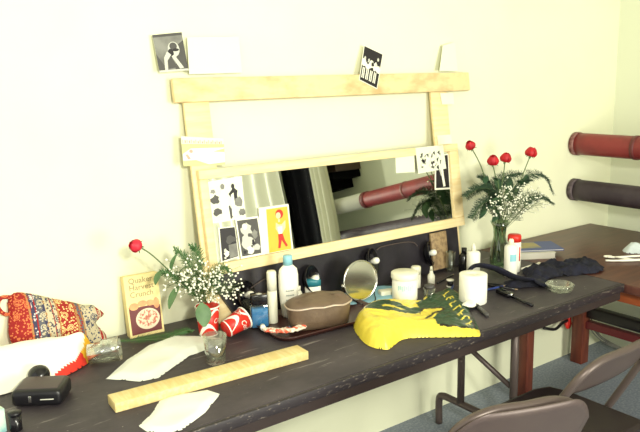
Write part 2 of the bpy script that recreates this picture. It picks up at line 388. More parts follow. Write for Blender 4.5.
# cards: quad corners (tl, tr, br, bl) in local plane coords + printed shapes in u, v (v down)
def card(name, label, cat, c, T, off, shapes, mats, thick=.0008, group=None):
    c = [Vector((a[0], a[1], 0)) for a in c]
    def P(u, v, o): q = (c[0]*(1-u)+c[1]*u)*(1-v)+(c[3]*(1-u)+c[2]*u)*v; q.z = off+o; return T @ q
    mb = MB(); 
    q = [P(0, 0, 0), P(1, 0, 0), P(1, 1, 0), P(0, 1, 0), P(0, 0, thick), P(1, 0, thick), P(1, 1, thick), P(0, 1, thick)]
    mb.add(q, [(3, 2, 1, 0), (4, 5, 6, 7), (0, 1, 5, 4), (1, 2, 6, 5), (2, 3, 7, 6), (3, 0, 4, 7)], 0)
    for k, (poly, mi) in enumerate(shapes):
        mb.add([P(u, v, thick+.0002+.00012*k) for u, v in poly], [tuple(range(len(poly)))], mi)
    cen = sum((P(0, 0, 0), P(1, 0, 0), P(1, 1, 0), P(0, 1, 0)), Vector())/4
    for v in mb.v: v -= cen
    return tag(obj(name, mb, mats, loc=cen, fixn=False), label, cat, group)
def rect(a, b, c, d): return [(a, b), (c, b), (c, d), (a, d)]
def ell(cx, cy, rx, ry, n=14, a0=0): return [(cx+rx*math.cos(2*PI*i/n+a0), cy+ry*math.sin(2*PI*i/n+a0)) for i in range(n)]
def blob(cx, cy, rx, ry, seed, n=13): 
    r = random.Random(seed); return [(cx+rx*(f := r.uniform(.65, 1.15))*math.cos(2*PI*i/n), cy+ry*f*math.sin(2*PI*i/n)) for i in range(n)]
G = [M_card, M_ink, M_g1, M_g2, M_g3, M_gold, M_red, M_skin, M_pale]

card('photograph', 'black and white photo of a crouching pale figure on the wall above the pine board', 'photo',
     [(.352, .981), (.456, .992), (.464, .868), (.362, .862)], TP, .0,
     [(rect(0, 0, 1, .96), 3), (rect(0, 0, 1, .07), 2), ([(.55, .96), (.8, .3), (1, .2), (1, .96)], 2), ([(0, .96), (0, .5), (.3, .96)], 2), (ell(.62, .42, .2, .2), 4), (ell(.62, .34, .13, .1), 2), (ell(.5, .52, .1, .12), 1), (ell(.68, .44, .12, .04), 1),
      ([(.2, .95), (.24, .62), (.38, .46), (.5, .56), (.34, .7), (.3, .95)], 4), ([(.5, .6), (.6, .56), (.86, .92), (.72, .94)], 4), ([(.36, .7), (.48, .62), (.66, .9), (.34, .92)], 2), (rect(0, .95, 1, 1), 4)], G)
card('photograph', 'tilted dark photo of dancers in white tutus pinned over the top pine board', 'photo',
     [(1.229, .957), (1.324, .922), (1.274, .784), (1.186, .822)], TP, .0,
     [(rect(.03, .02, .97, .98), 1), (ell(.8, .22, .05, .05), 4)]+
     [(blob(.12+.19*i, .46+.035*math.sin(i*2), .13, .13, i), 0) for i in range(5)]+[(ell(.14+.2*i, .33+.02*i, .045, .05), 4) for i in range(4)]+
     [(rect(.08+.2*i+j, .6, .13+.2*i+j, .9), 0) for i in range(4) for j in (0, .08)]+[(blob(.55, .42, .08, .05, 5), 1), (blob(.3, .44, .05, .04, 6), 1)], G)
M_wy = mat('pastel_yellow', rgb(222, 214, 140), .6); M_wb = mat('pastel_blue', rgb(208, 222, 216), .6); M_wp = mat('pastel_script', rgb(196, 160, 140), .6)
cc = card('painted_card', 'pastel yellow and blue painted card with faint writing on the left post', 'card',
     [(.417, .655), (.574, .637), (.568, .547), (.414, .556)], TP, -.018,
     [(rect(0, .25, 1, 1), 2), ([(0, .25), (1, .22), (1, .34), (.2, .4), (0, .6)], 1), ([(0, .82), (.3, .8), (.6, .96), (1, .9), (1, 1), (0, 1)], 1), ([(.72, .5), (1, .38), (1, .52)], 1), (ell(.2, .5, .045, .06), 3), ([(.06, .62), (.12, .6), (.18, .76), (.12, .78)], 3)]+
     [(rect(.02+.05*i, .12+.03*math.sin(i*3), .035+.05*i+.012*(i % 2), .22), 3) for i in range(19)], [M_pale, M_wy, M_wb, M_wp])
M_scrap = mat('scrap_paper', rgb(226, 229, 204), .75)
for nm, lb, c, T, off in (('paper_sheet', 'blank pale paper sheet on the wall right of the crouching figure photo', [(.475, .977), (.672, .983), (.668, .858), (.467, .856)], TP, -.004),
        ('paper_scrap', 'torn white paper on the wall above the right end of the top board', [(1.672, .96), (1.75, .975), (1.752, .85), (1.638, .852)], TP, -.004),
        ('paper_scrap', 'torn white paper scrap just under the right end of the top board', [(1.644, .759), (1.726, .757), (1.725, .707), (1.65, .71)], TP, -.018),
        ('paper_scrap', 'blank white scrap at the upper right corner of the mirror frame', [(1.603, .579), (1.690, .578), (1.690, .537), (1.603, .538)], TP, -.018),
        ('paper_scrap', 'plain pale paper scrap hanging at the mirror top left of the blossom print', [(1.344, .512), (1.449, .512), (1.443, .436), (1.337, .442)], TP, -.008)):
    card(nm, lb, 'paper', c, T, off, [], [M_scrap])
card('photograph', 'large black and white picture of robed figures in the mirror top left corner', 'photo',
     [(.489, .495), (.623, .502), (.620, .355), (.489, .353)], TP, -.0095,
     [(rect(.05, .12, .95, .97), 8), (blob(.15, .45, .14, .12, 1), 2), (blob(.2, .75, .15, .1, 2), 2), (blob(.7, .42, .14, .2, 3), 1), (blob(.85, .6, .13, .15, 4), 3), (blob(.55, .8, .1, .15, 5), 2), (blob(.9, .85, .1, .1, 6), 3), (blob(.12, .25, .08, .06, 8), 3),
      ([(.32, .95), (.3, .4), (.4, .2), (.5, .4), (.54, .95)], 0), (ell(.4, .17, .06, .07), 3), (ell(.7, .2, .05, .06), 1), ([(.6, .9), (.62, .4), (.7, .35), (.72, .9)], 0)], G)
card('photograph', 'small dark photo of a seated grey figure at the mirror bottom left', 'photo',
     [(.508, .336), (.573, .333), (.575, .224), (.503, .2165)], TP, -.008,
     [(rect(.08, .03, .97, .97), 1), (blob(.66, .4, .3, .14, 2), 2), (rect(.5, .55, .97, .95), 3), (blob(.35, .8, .16, .1, 3), 0), (blob(.3, .7, .08, .08, 4), 4)], G)
card('photograph', 'grey photo of a clustered pale statue group left of the orange card', 'photo',
     [(.576, .357), (.669, .355), (.675, .216), (.581, .216)], TP, -.0065,
     [(rect(.06, .05, .94, .95), 2), (blob(.4, .3, .25, .17, 1), 4), (blob(.38, .6, .28, .2, 2), 4), (blob(.72, .45, .15, .12, 3), 3), (blob(.75, .78, .18, .1, 4), 4), (blob(.45, .82, .16, .1, 5), 0), (blob(.5, .45, .08, .06, 6), 2), (blob(.2, .85, .08, .06, 7), 1), (ell(.34, .22, .11, .08), 0), (blob(.62, .65, .07, .1, 8), 1)], G)
card('postcard', 'orange postcard of a red-haired figure in red trousers, white margin on the left', 'card',
     [(.673, .383), (.800, .382), (.799, .216), (.663, .216)], TP, -.005,
     [(rect(.24, .05, .95, .99), 5), (ell(.66, .19, .13, .1, 16), 6), (ell(.62, .22, .08, .07), 7), (rect(.6, .3, .66, .36), 7), ([(.5, .5), (.52, .36), (.62, .42), (.7, .42), (.84, .34), (.82, .5), (.72, .6), (.58, .6)], 7), ([(.56, .46), (.72, .46), (.7, .64), (.58, .64)], 0),
      ([(.56, .62), (.71, .62), (.76, .78), (.84, .9), (.78, .92), (.66, .76), (.6, .93), (.53, .92), (.56, .78)], 6)], G)
card('postcard', 'grey print of tangled blossoms fixed over the mirror top right corner', 'card',
     [(1.45, .536), (1.613, .536), (1.620, .434), (1.453, .427)], TP, .001,
     [(rect(0, 0, 1, 1), 8)]+[([(x := random.uniform(.08, .9), y := random.uniform(.2, .9)), (x+random.uniform(.04, .1), y-random.uniform(.02, .1)), (x+random.uniform(.0, .08), y+random.uniform(.04, .14))], random.choice((1, 2, 1, 2))) for _ in range(34)]+[(blob(random.uniform(.15, .85), random.uniform(.25, .8), .05, .06, i), 0) for i in range(12)], G)
card('photograph', 'upright black photo with a white leaping figure at the mirror right edge', 'photo',
     [(1.571, .492), (1.651, .496), (1.644, .342), (1.551, .349)], TP, -.0095,
     [(rect(.07, .03, .95, .95), 1), ([(.2, .1), (.4, .05), (.55, .3), (.6, .6), (.7, .9), (.55, .92), (.45, .6), (.3, .45)], 0), ([(.15, .2), (.3, .3), (.5, .55), (.4, .6)], 4)], G)

# reflector lamps along the black board
def lamp(x, s, tilt, label):
    base = PL(x, s, -.004); t = thing('reflector_lamp', label, 'lamp', base, (0, 0, 0), 'reflector lamps along the black board')
    rot = Vector((0, 0, 1)).rotation_difference(Vector((tilt, -.95, .28)).normalized()).to_matrix().to_4x4()
    prof = [(.016, .003), (.022, .010), (.038, .016), (.050, .032), (.052, .033), (.052, .030), (.040, .013), (.022, .007), (.012, .006), (.012, .003)]
    obj('reflector', MB().lathe([(r, z+.004) for r, z in prof], 28, T=rot, cap=False), M_blackpl, t)
    so_ = obj('socket', MB().lathe([(.011, .006), (.013, .012), (.013, .024), (.0, .024)], 16, T=rot), M_blackr, t)
    obj('bulb', MB().lathe([(.007, .024), (.008, .03), (.0125, .038), (.0135, .046), (.011, .055), (.006, .059), (0, .06)], 18, T=rot), M_white, so_)
    return t
lamp(.556, .088, .55, 'black reflector lamp with white bulb left of the blue bottle')
lamp(.835, .092, .5, 'black reflector lamp behind the tall white lotion bottle')
lamp(1.128, .108, .6, 'black reflector lamp just right of the round mirror')
lamp(1.440, .088, .75, 'black reflector lamp nearest the right end of the black board')
ws = [PL(.60, .10, .008), PL(.7, .125, .006), PL(.85, .15, .006)]
for a, pts in (('black cable between the first two reflector lamps', [PL(.60, .11, .006), PL(.66, .13, .004), PL(.75, .135, .004), PL(.805, .12, .006)]),
               ('thin cable looping between the last two reflector lamps', [PL(1.185, .15, .006), PL(1.22, .158, .004), PL(1.33, .157, .004), PL(1.385, .148, .004), PL(1.405, .13, .006)])):
    tag(obj('cable', MB().tube(curve(pts, 8), .0022, 6), M_steel), a, 'cable')

# offcut and bits at the right end of the board
t = tag(obj('wood_offcut', MB().rbox((1.482, .012, .0), (1.575, .17, .012), .002, T=TP), M_wood3), 'tan wooden offcut propped on the black board beside the last lamp', 'wood')
def tumbler(name, label, loc, rb, rt, h, m=M_glass, rot=(0, 0, 0), th=.0016, cat='glass', group=None):
    return tag(obj(name, MB().lathe([(rb*.96, 0), (rb, .002), (rt, h), (rt-th, h), (rb-th, .006), (0, .006)], 30), m, loc=loc, rot=rot), label, cat, group)
tumbler('drinking_glass', 'slim clear glass beside the tan offcut at the board end', (1.562, -.182, TZ+.001), .017, .02, .085)
def bottle(name, label, loc, prof, m, capprof=None, capm=None, rz=0, flat=1, extras=()):
    t = thing(name, label, 'bottle', loc, rz)
    obj('body', MB().lathe(prof, 28, sy=flat), m, t)
    if capprof: obj('cap', MB().lathe(capprof, 24, sy=max(flat, .6)), capm, t)
    return t
bottle('dark_bottle', 'small black bottle in front of the right end of the black board', (1.60, -.225, TZ), [(.02, 0), (.022, .004), (.022, .07), (.01, .085)], M_blackpl, [(.011, .084), (.011, .105), (0, .105)], M_blackr)

# ---------------------------------------------------------------- tray and what is on it
def rrect(w_, d_, r, n=6):
    out = []
    for cx, cy, a0 in ((w_/2-r, d_/2-r, 0), (-w_/2+r, d_/2-r, 90), (-w_/2+r, -d_/2+r, 180), (w_/2-r, -d_/2+r, 270)):
        for k in range(n+1):
            a = math.radians(a0+90*k/n); out.append((cx+r*math.cos(a), cy+r*math.sin(a)))
    return out
TR = (.765, -.312); TA = math.radians(-2.5)
tray = MB(); W_, D_ = .44, .265
rings = [(rrect(W_-.06, D_-.06, .03), .004), (rrect(W_-.03, D_-.03, .04), .004), (rrect(W_-.008, D_-.008, .05), .017), (rrect(W_, D_, .052), .018), (rrect(W_-.002, D_-.002, .052), .014), (rrect(W_-.026, D_-.026, .042), .0), (rrect(W_-.07, D_-.07, .03), .0)]
vs = []; N = len(rings[0][0])
for ring, z in rings: vs += [(x, y, z) for x, y in ring]
fs = [(i*N+k, i*N+(k+1) % N, (i+1)*N+(k+1) % N, (i+1)*N+k) for i in range(len(rings)-1) for k in range(N)]
fs += [tuple(range(N)), tuple((len(rings)-1)*N+k for k in range(N))[::-1]]
tray.add(vs, fs, 0, True)
tag(obj('tray', tray, M_tray, loc=(TR[0], TR[1], TZ+.0005), rot=(0, 0, TA)), 'dark brown rounded serving tray under the vinyl bag and bottles', 'tray')
ZT = TZ+.0048
# blue bottle
t = thing('aftershave_bottle', 'square clear bottle of blue liquid with a black cap, on the tray', 'bottle', (.566, -.255, ZT), math.radians(-20))
obj('glass_body', MB().rbox((-.031, -.016, 0), (.031, .016, .084), .005), M_glass, t)
obj('liquid', MB().rbox((-.0285, -.0135, .003), (.0285, .0135, .070), .004), M_bluel, t)
cp_ = obj('cap', MB().rbox((-.027, -.018, .0842), (.027, .018, .118), .003), M_blackpl, t)
obj('cap_label', MB().lathe([(.011, .1182), (0, .1186)], 16), M_g3, cp_)
# white tube
t = thing('white_stick_tube', 'slim plain white tube standing between the blue bottle and lotion bottle', 'tube', (.625, -.245, ZT))
obj('body', MB().lathe([(.0155, 0), (.017, .003), (.0165, .115)], 22), M_cream, t)
obj('cap', MB().lathe([(.0165, .1155), (.0165, .178), (.014, .184), (0, .184)], 22), M_cream, t)
# lotion bottle
t = thing('lotion_bottle', 'tall white lotion bottle with a pale blue cap on the tray', 'bottle', (.704, -.228, ZT), math.radians(-15))
obj('body', MB().lathe([(.022, 0), (.026, .004), (.033, .06), (.036, .11), (.036, .15), (.032, .172), (.018, .186), (.014, .188)], 30, sy=.62), M_white, t)
obj('cap', MB().lathe([(.0165, .188), (.0165, .219), (.014, .222), (0, .222)], 22), M_lblue, t)
vs, fs = text_verts('lotion', .016)
M_tag = mat('faint_grey_print', rgb(170, 176, 168), .6)
mb = MB()
for j, zz in enumerate((.10, .083, .066)):
    for k in range(5):
        a = -.42+.17*k+.03*(j % 2); rr_ = .0362-.0012*j
        mb.ball((rr_*math.sin(a), -rr_*.62*math.cos(a), zz), .0032, 0, 1)
obj('script_marks', mb, M_tag, t)
# little white jar behind
bottle('white_jar', 'small white bottle half hidden behind the lotion bottle', (.765, -.195, ZT), [(.016, 0), (.017, .003), (.017, .06), (.01, .075)], M_white, [(.010, .075), (.010, .09), (0, .09)], M_white)
# deodorant
t = thing('deodorant_stick', 'flat white stick with a teal cap behind the vinyl bag', 'bottle', (.845, -.175, TZ+.001), math.radians(-25))
obj('body', MB().lathe([(.026, 0), (.03, .004), (.03, .070), (.029, .075)], 26, sy=.55), M_white, t)
obj('cap', MB().lathe([(.0305, .0752), (.0305, .094), (.026, .101), (0, .103)], 26, sy=.55), M_teal, t)
# vinyl bag
t = thing('toiletry_bag', 'brown vinyl toiletry bag with a pale zip standing on the tray', 'bag', (.732, -.365, ZT), math.radians(-17))
def bagring(z, ex, ey, bow):
    out = []
    for k in range(40):
        a = 2*PI*k/40; c, s_ = math.cos(a), math.sin(a)
        x = ex*math.copysign(abs(c)**.62, c); y = ey*math.copysign(abs(s_)**.75, s_)+bow*(1-(x/ex)**2)
        out.append((x, y, z+.005*nz(x, y, 25, z*2)*(z > .01)))
    return out
rgs = [(.0, .09, .038, 0), (.004, .102, .046, 0), (.034, .106, .050, 0), (.062, .110, .050, 0), (.078, .112, .050, 0)]
vs = []
for r in rgs: vs += bagring(*r)
fs = [(i*40+k, i*40+(k+1) % 40, (i+1)*40+(k+1) % 40, (i+1)*40+k) for i in range(len(rgs)-1) for k in range(40)]+[tuple(range(40))[::-1]]
obj('body', MB().add(vs, fs, 0, True), M_vinyl, t)
vs = []; lid = [(.0785, .114, .053, 0), (.084, .113, .052, 0), (.094, .104, .040, 0.012), (.103, .09, .022, .024), (.106, .05, .008, .032)]
for r in lid: vs += bagring(*r)
fs = [(i*40+k, i*40+(k+1) % 40, (i+1)*40+(k+1) % 40, (i+1)*40+k) for i in range(len(lid)-1) for k in range(40)]+[tuple(160+k for k in range(40)), tuple(range(40))[::-1]]
obj('lid', MB().add(vs, fs, 0, True), M_vinyl, t)
obj('zip', MB().tube([Vector(p) for p in bagring(.0785, .1145, .0535, 0)], .0032, 6, closed=True), M_zip, t)
# crumpled wrapper
def crumple_strip(pts, wdt, h, seed):
    P = curve(pts, 10); mb = MB(); vs = []; K = 10
    for i, p in enumerate(P):
        a = P[max(i-1, 0)]; b = P[min(i+1, len(P)-1)]; d = (b-a); d.z = 0; d.normalize(); q = Vector((-d.y, d.x, 0))
        ww = wdt*(.8+.35*nz(i*.3, seed, 1))*(1 if 1 < i < len(P)-2 else .6)
        for k in range(K):
            an = 2*PI*k/K; rr_ = 1+.8*nz(i*.9+.3, k*1.1+seed+.37, 1)
            vs.append(p+q*math.cos(an)*ww*rr_+Vector((0, 0, h+math.sin(an)*h*min(rr_, 1))))
    n = len(P); mb.add(vs, [(i*K+k, i*K+(k+1) % K, (i+1)*K+(k+1) % K, (i+1)*K+k) for i in range(n-1) for k in range(K)]+[tuple(range(K))[::-1], tuple((n-1)*K+k for k in range(K))], 0, False)
    return mb
M_tpaste = mat('red_white_wrapper', rgb(224, 92, 62), .4, col2=rgb(240, 226, 206), nscale=38, lo=.46, hi=.54)
t = thing('toothpaste_tube', 'crumpled red and white squeezed tube at the tray front edge', 'tube', (.585, -.385, TZ+.006))
obj('tube_body', crumple_strip([(-.035, .075, .004), (-.015, .035, .006), (.03, -.002, .01), (.085, .012, .01), (.125, .035, .006)], .020, .007, 2), M_tpaste, t)
obj('cap', MB().lathe([(.009, 0), (.009, .022), (0, .022)], 14, T=Matrix.Translation((-.037, .078, .014)) @ Matrix.Rotation(-PI/2, 4, 'X') @ Matrix.Rotation(.4, 4, 'Y')), M_white, t)
tag(obj('blue_sachet', crumple_strip([(0, 0, 0), (.03, .012, .004), (.06, .01, 0)], .012, .006, 5), mat('blue_grey_wrapper', rgb(84, 104, 150), .4, col2=rgb(150, 160, 180), nscale=50), loc=(.632, -.345, ZT+.001)), 'small crumpled blue grey sachet behind the red and white tube', 'sachet')
tag(obj('razor_blade_pack', MB().rbox((-.02, -.008, 0), (.02, .008, .004), .001), M_g3, loc=(.925, -.400, ZT+.001), rot=(0, 0, -.3)), 'small shiny flat packet at the right end of the tray', 'packet')

# round mirror, cloth and box
tag(obj('face_cloth', lump(smoothpoly([(-.12, -.02), (-.03, .10), (.12, .09), (.2, .02), (.12, -.085), (.0, -.075)], 4), lambda x, y, d: .002+min(d, .02)*.25+.005*max(0, nz(x, y, 25)), .006), M_bcloth, loc=(1.03, -.225, TZ+.0005)), 'pale blue cloth spread under the round mirror', 'cloth')
t = thing('vanity_mirror', 'round chrome-rimmed vanity mirror on a thin wire stand', 'mirror', (1.012, -.262, TZ+.008))
nrm = Vector((-.10, -1, .10)).normalized(); rot = Vector((0, 0, 1)).rotation_difference(nrm).to_matrix().to_4x4(); TM = Matrix.Translation((-.012, .0, .078)) @ rot
obj('mirror_disc', MB().lathe([(.0, .003), (.071, .003)], 48, T=TM, cap=False), mat('dusty_mirror', (.8, .78, .72, 1), .12, metal=1), t)
mb = MB().lathe([(.072, -.004), (.075, -.004), (.076, 0), (.075, .005), (.071, .005), (.071, .003)], 48, T=TM, cap=False); obj('rim', mb, M_chrome, t)
obj('mirror_back', MB().lathe([(.0, -.004), (.072, -.004)], 48, T=TM, cap=False), M_blackpl, t)
pv = TM @ Vector((-.078, 0, 0)); pw = TM @ Vector((.078, 0, 0))
obj('stand_wire', MB().tube(curve([pv, pv+Vector((0, 0, -.03)), (-.062, -.01, .02), (-.04, -.04, .003), (.0, -.05, .002), (.035, -.03, .003), (.055, .0, .02), pw+Vector((0, 0, -.03)), pw], 6), .0022, 8), M_blackpl, t)
obj('knob', MB().ball(pv, .007, 0, 2), M_chrome, t)
tag(obj('soap_box', MB().rbox((-.034, -.02, 0), (.034, .02, .022), .004), M_cream, loc=(1.135, -.262, TZ+.0005), rot=(0, 0, -.35)), 'small low white box between the round mirror and the white tub', 'box')

# tub and small bottles
t = thing('cream_tub', 'large white tub with a lid and a faint blue label behind the yellow bag', 'tub', (1.155, -.335, TZ))
obj('body', MB().lathe([(.044, 0), (.0475, .003), (.0475, .083)], 36), M_white, t)
obj('lid', MB().lathe([(.0505, .0835), (.0515, .086), (.0515, .104), (.048, .107), (0, .107)], 36), M_cream, t)
mb = MB(); r0 = .0479
for k in range(8): 
    a0 = math.radians(195+9*k); a1 = math.radians(195+9*(k+.85)); z0 = .045+.004*math.sin(k*2); z1 = .064+.003*math.sin(k*3)
    mb.add([(r0*math.cos(a0), r0*math.sin(a0), z0), (r0*math.cos(a1), r0*math.sin(a1), z0), (r0*math.cos(a1), r0*math.sin(a1), z1), (r0*math.cos(a0), r0*math.sin(a0), z1)], [(0, 1, 2, 3)])
obj('label', mb, mat('faint_blue_print', rgb(176, 208, 208), .5), t)
bottle('shampoo_bottle', 'plain white capped bottle just behind the right side of the white tub', (1.29, -.255, TZ), [(.018, 0), (.019, .003), (.019, .055)], M_white, [(.0195, .0555), (.0195, .083), (.016, .087), (0, .087)], M_cream)
t = bottle('glue_bottle', 'small white nozzle bottle with a red base band beside the spool', (1.345, -.285, TZ), [(.0145, .008), (.0145, .045), (.007, .056), (.006, .066)], M_white, [(.0065, .066), (.004, .082), (0, .083)], M_cream)
obj('base_band', MB().lathe([(.015, 0), (.015, .0079)], 20), M_cred, t)
t = thing('glass_jar', 'small clear glass jar with a dark lid between the tub and green print', 'jar', (1.245, -.375, TZ))
obj('jar_glass', MB().lathe([(.022, 0), (.024, .003), (.024, .034), (.021, .034), (.021, .005), (0, .005)], 24), M_glass, t); obj('lid', MB().lathe([(.02, .0345), (.02, .047), (0, .047)], 24), M_g1, t)
t = thing('thread_spool', 'small spool of black thread with white ends', 'spool', (1.40, -.335, TZ))
obj('flange', MB().lathe([(.0145, 0), (.0145, .003), (0, .003)], 20), M_white, t); obj('flange', MB().lathe([(.015, .025), (.015, .029), (0, .029)], 20), M_white, t)
obj('thread', MB().lathe([(.011, .0032), (.011, .0248)], 20), M_blackr, t)
for i, (x, y, a, L, c, lb) in enumerate(((1.37, -.37, .6, .09, M_navyb, 'thin blue pencil lying in front of the small spool'), (1.47, -.40, -.2, .07, M_pink, 'pink makeup pencil lying between the spool and the paper roll'), (1.52, -.36, .1, .05, M_white, 'short white stub lying left of the paper roll'), (1.50, -.47, -.1, .10, M_navyb, 'blue pencil lying right of the paper roll'),
        (1.53, -.475, -1.2, .12, M_blackpl, 'black pencil with a pale tip lying right of the paper roll'), (1.56, -.46, -1.0, .11, M_blackr, 'black makeup pencil lying nearest the white squeeze bottle'), (1.45, -.26, .3, .14, M_blackpl, 'long black comb-like stick below the last reflector lamp'))):
    t = thing('makeup_pencil', lb, 'pencil', (x, y, TZ+.0045), (0, PI/2, a), 'pencils scattered on the black table')
    obj('barrel', MB().lathe([(.004, -L/2), (.004, L/2)], 8), c, t); obj('tip', MB().lathe([(.004, L/2), (.001, L/2+.012), (0, L/2+.012)], 8), M_tan, t)
# toilet roll
t = thing('toilet_roll', 'big white toilet paper roll standing on end behind the green print', 'paper roll', (1.322, -.522, TZ+.0005))
obj('paper', MB().lathe([(.049, 0), (.0508, .002), (.0508, .106), (.049, .108), (.018, .108), (.016, .1065), (0, .1065)], 40), M_tissue, t)
tag(obj('tissue_piece', lump(smoothpoly([(-.03, -.02), (-.028, .025), (.03, .02), (.032, -.015)], 3), lambda x, y, d: min(d, .012)*.9+.004*nz(x, y, 40), .004), M_tissue, loc=(1.27, -.56, TZ+.012), rot=(0, 0, .3)), 'folded white tissue lying against the foot of the paper roll', 'tissue')
bottle('squeeze_bottle', 'white squeeze bottle with a pointed nozzle behind the paper roll', (1.585, -.29, TZ), [(.026, 0), (.028, .003), (.028, .098), (.024, .104), (.011, .108)], M_white, [(.010, .108), (.009, .124), (.004, .138), (0, .139)], M_cream)
# spray bottles
t = bottle('powder_bottle', 'tall white bottle with a small blue label beside the red-capped can', (1.690, -.398, TZ), [(.025, 0), (.027, .003), (.027, .125), (.021, .134), (.011, .138)], M_white, [(.011, .138), (.010, .155), (.007, .16), (0, .16)], M_cream)
mb = MB()
for k in range(4):
    a0 = math.radians(212+15*k); a1 = math.radians(212+15*(k+1)); r0 = .0274
    mb.add([(r0*math.cos(a), r0*math.sin(a), z) for a, z in ((a0, .07), (a1, .07), (a1, .1), (a0, .1))], [(0, 1, 2, 3)])
obj('label', mb, M_lblue, t)
t = bottle('spray_can', 'white spray can with a bright red cap beside the vase', (1.765, -.355, TZ), [(.026, 0), (.028, .003), (.028, .125), (.026, .13)], M_white, [(.0285, .131), (.0285, .152), (.025, .16), (0, .161)], M_cred)
obj('red_print', MB().tube([(.0, -.0275, .05), (0, -.0275, .11)], .0035, 6), M_cred, t)
t = thing('white_tube', 'white tube lying on its side right of the spray can', 'tube', (1.845, -.385, TZ+.011), (0, 0, -.1))
obj('body', MB().tube([(-.06, 0, 0), (.0, 0, 0), (.035, .0, 0)], [.004, .009, .0105], 14), M_white, t); obj('cap', MB().tube([(.0355, 0, 0), (.055, .004, .003)], [.0105, .0095], 14), M_cream, t)

# ashtray
t = tag(obj('ashtray', MB().lathe([(.03, 0), (.045, .002), (.054, .022), (.053, .029), (.046, .030), (.041, .012), (.0, .007)], 40), M_glass, loc=(1.675, -.645, TZ+.0005)), 'round cut glass ashtray at the table front edge near the navy cloth', 'ashtray')
me = t.data
for v in me.vertices:
    r = math.hypot(v.co.x, v.co.y)
    if r > .04: k = 1+.035*math.sin(12*math.atan2(v.co.y, v.co.x)); v.co.x *= k; v.co.y *= k
# navy cloths
navy = smoothpoly([(-.17, .02), (-.12, .10), (-.02, .09), (.07, .07), (.17, .02), (.20, -.07), (.12, -.12), (.02, -.09), (-.07, -.05), (-.14, -.04)], 4)
tag(obj('navy_garment', lump(navy, lambda x, y, d: .004+min(d, .03)*.9*(1+.7*nz(x, y, 22))+.01*nz(x, y, 45), .006), M_navy, loc=(1.90, -.485, TZ+.0005)), 'crumpled dark navy garment lying across the table end behind the ashtray', 'clothing')
sc_pts = curve([(1.40, -.40, TZ+.02), (1.46, -.40, TZ+.085), (1.53, -.44, TZ+.075), (1.60, -.49, TZ+.035), (1.66, -.54, TZ+.02), (1.66, -.60, TZ+.012)], 8)
mb = MB(); vs = []
for i, p in enumerate(sc_pts):
    a = sc_pts[max(i-1, 0)]; b = sc_pts[min(i+1, len(sc_pts)-1)]; d = (b-a).normalized(); q = d.cross(Vector((.3, .4, 1))).normalized(); n_ = d.cross(q)
    for k in range(8):
        an = 2*PI*k/8; vs.append(p+q*math.cos(an)*(.022+.012*i/len(sc_pts))+n_*math.sin(an)*.008)
K = 8; n = len(sc_pts); mb.add(vs, [(i*K+k, i*K+(k+1) % K, (i+1)*K+(k+1) % K, (i+1)*K+k) for i in range(n-1) for k in range(K)]+[tuple(range(K))[::-1], tuple((n-1)*K+k for k in range(K))], 0, True)
tag(obj('headband', mb, M_navy), 'dark navy fabric band arching behind the paper roll', 'headband')
tag(obj('dark_garment', lump(smoothpoly([(-.1, 0), (-.05, .07), (.03, .05), (.1, .03), (.09, -.04), (.0, -.06)], 4), lambda x, y, d: .003+min(d, .025)*.6*(1+.6*nz(x, y, 28)), .006), M_navy, loc=(1.655, -.505, TZ+.0005)), 'flat dark navy bundle between the pencils and the navy garment', 'clothing')
t = thing('hairbrush', 'slim black hairbrush with its handle toward the table front', 'brush', (1.46, -.60, TZ+.008), (0, 0, math.radians(-102)))
obj('brush_head', MB().rbox((-.09, -.016, -.006), (-.015, .016, .012), .005), M_blackpl, t); obj('handle', MB().tube([(-.015, 0, 0), (.03, 0, -.001), (.1, 0, -.002)], [.006, .005, .006], 10), M_blackpl, t)
obj('ferrule', MB().tube([(-.018, 0, .006), (-.01, 0, .005)], .0075, 10), M_chrome, t)
t = thing('black_pen', 'fat dark marker lying in front of the paper roll', 'pen', (1.255, -.625, TZ+.008), (0, 0, math.radians(62)))
obj('barrel', MB().tube([(-.05, 0, 0), (.03, 0, 0)], .0075, 12), M_g1, t); obj('cap', MB().tube([(.031, 0, 0), (.06, 0, 0)], .008, 12), M_blackr, t)

# books on desk
ZD = .738
def book(label, loc, rz, w_, d_, h, mc, mp_, extra=None):
    t = thing('book', label, 'book', loc, rz, 'books at the desk corner')
    obj('pages', MB().box((-w_/2+.003, -d_/2+.003, .002), (w_/2-.003, d_/2-.003, h-.002)), mp_, t)
    mb = MB(); mb.box((-w_/2, -d_/2, 0), (w_/2, d_/2, .0019)); mb.box((-w_/2, -d_/2, h-.0019), (w_/2, d_/2, h)); mb.box((-w_/2, d_/2-.002, .0019), (w_/2, d_/2, h-.0019)); obj('cover', mb, mc, t)
    if extra: obj('cover_picture', MB().box(*extra[0]), extra[1], t)
book('thick pale book under the blue booklet on the desk', (2.04, -.245, ZD+.0005), math.radians(-32), .17, .12, .028, M_bookp, M_bookp)
book('blue booklet with a yellow cover picture, top of the two books', (2.075, -.215, ZD+.029), math.radians(-32), .24, .155, .008, M_navyb, M_bookp, (((-.115, -.04, .008), (.03, .065, .0086)), M_bookc))
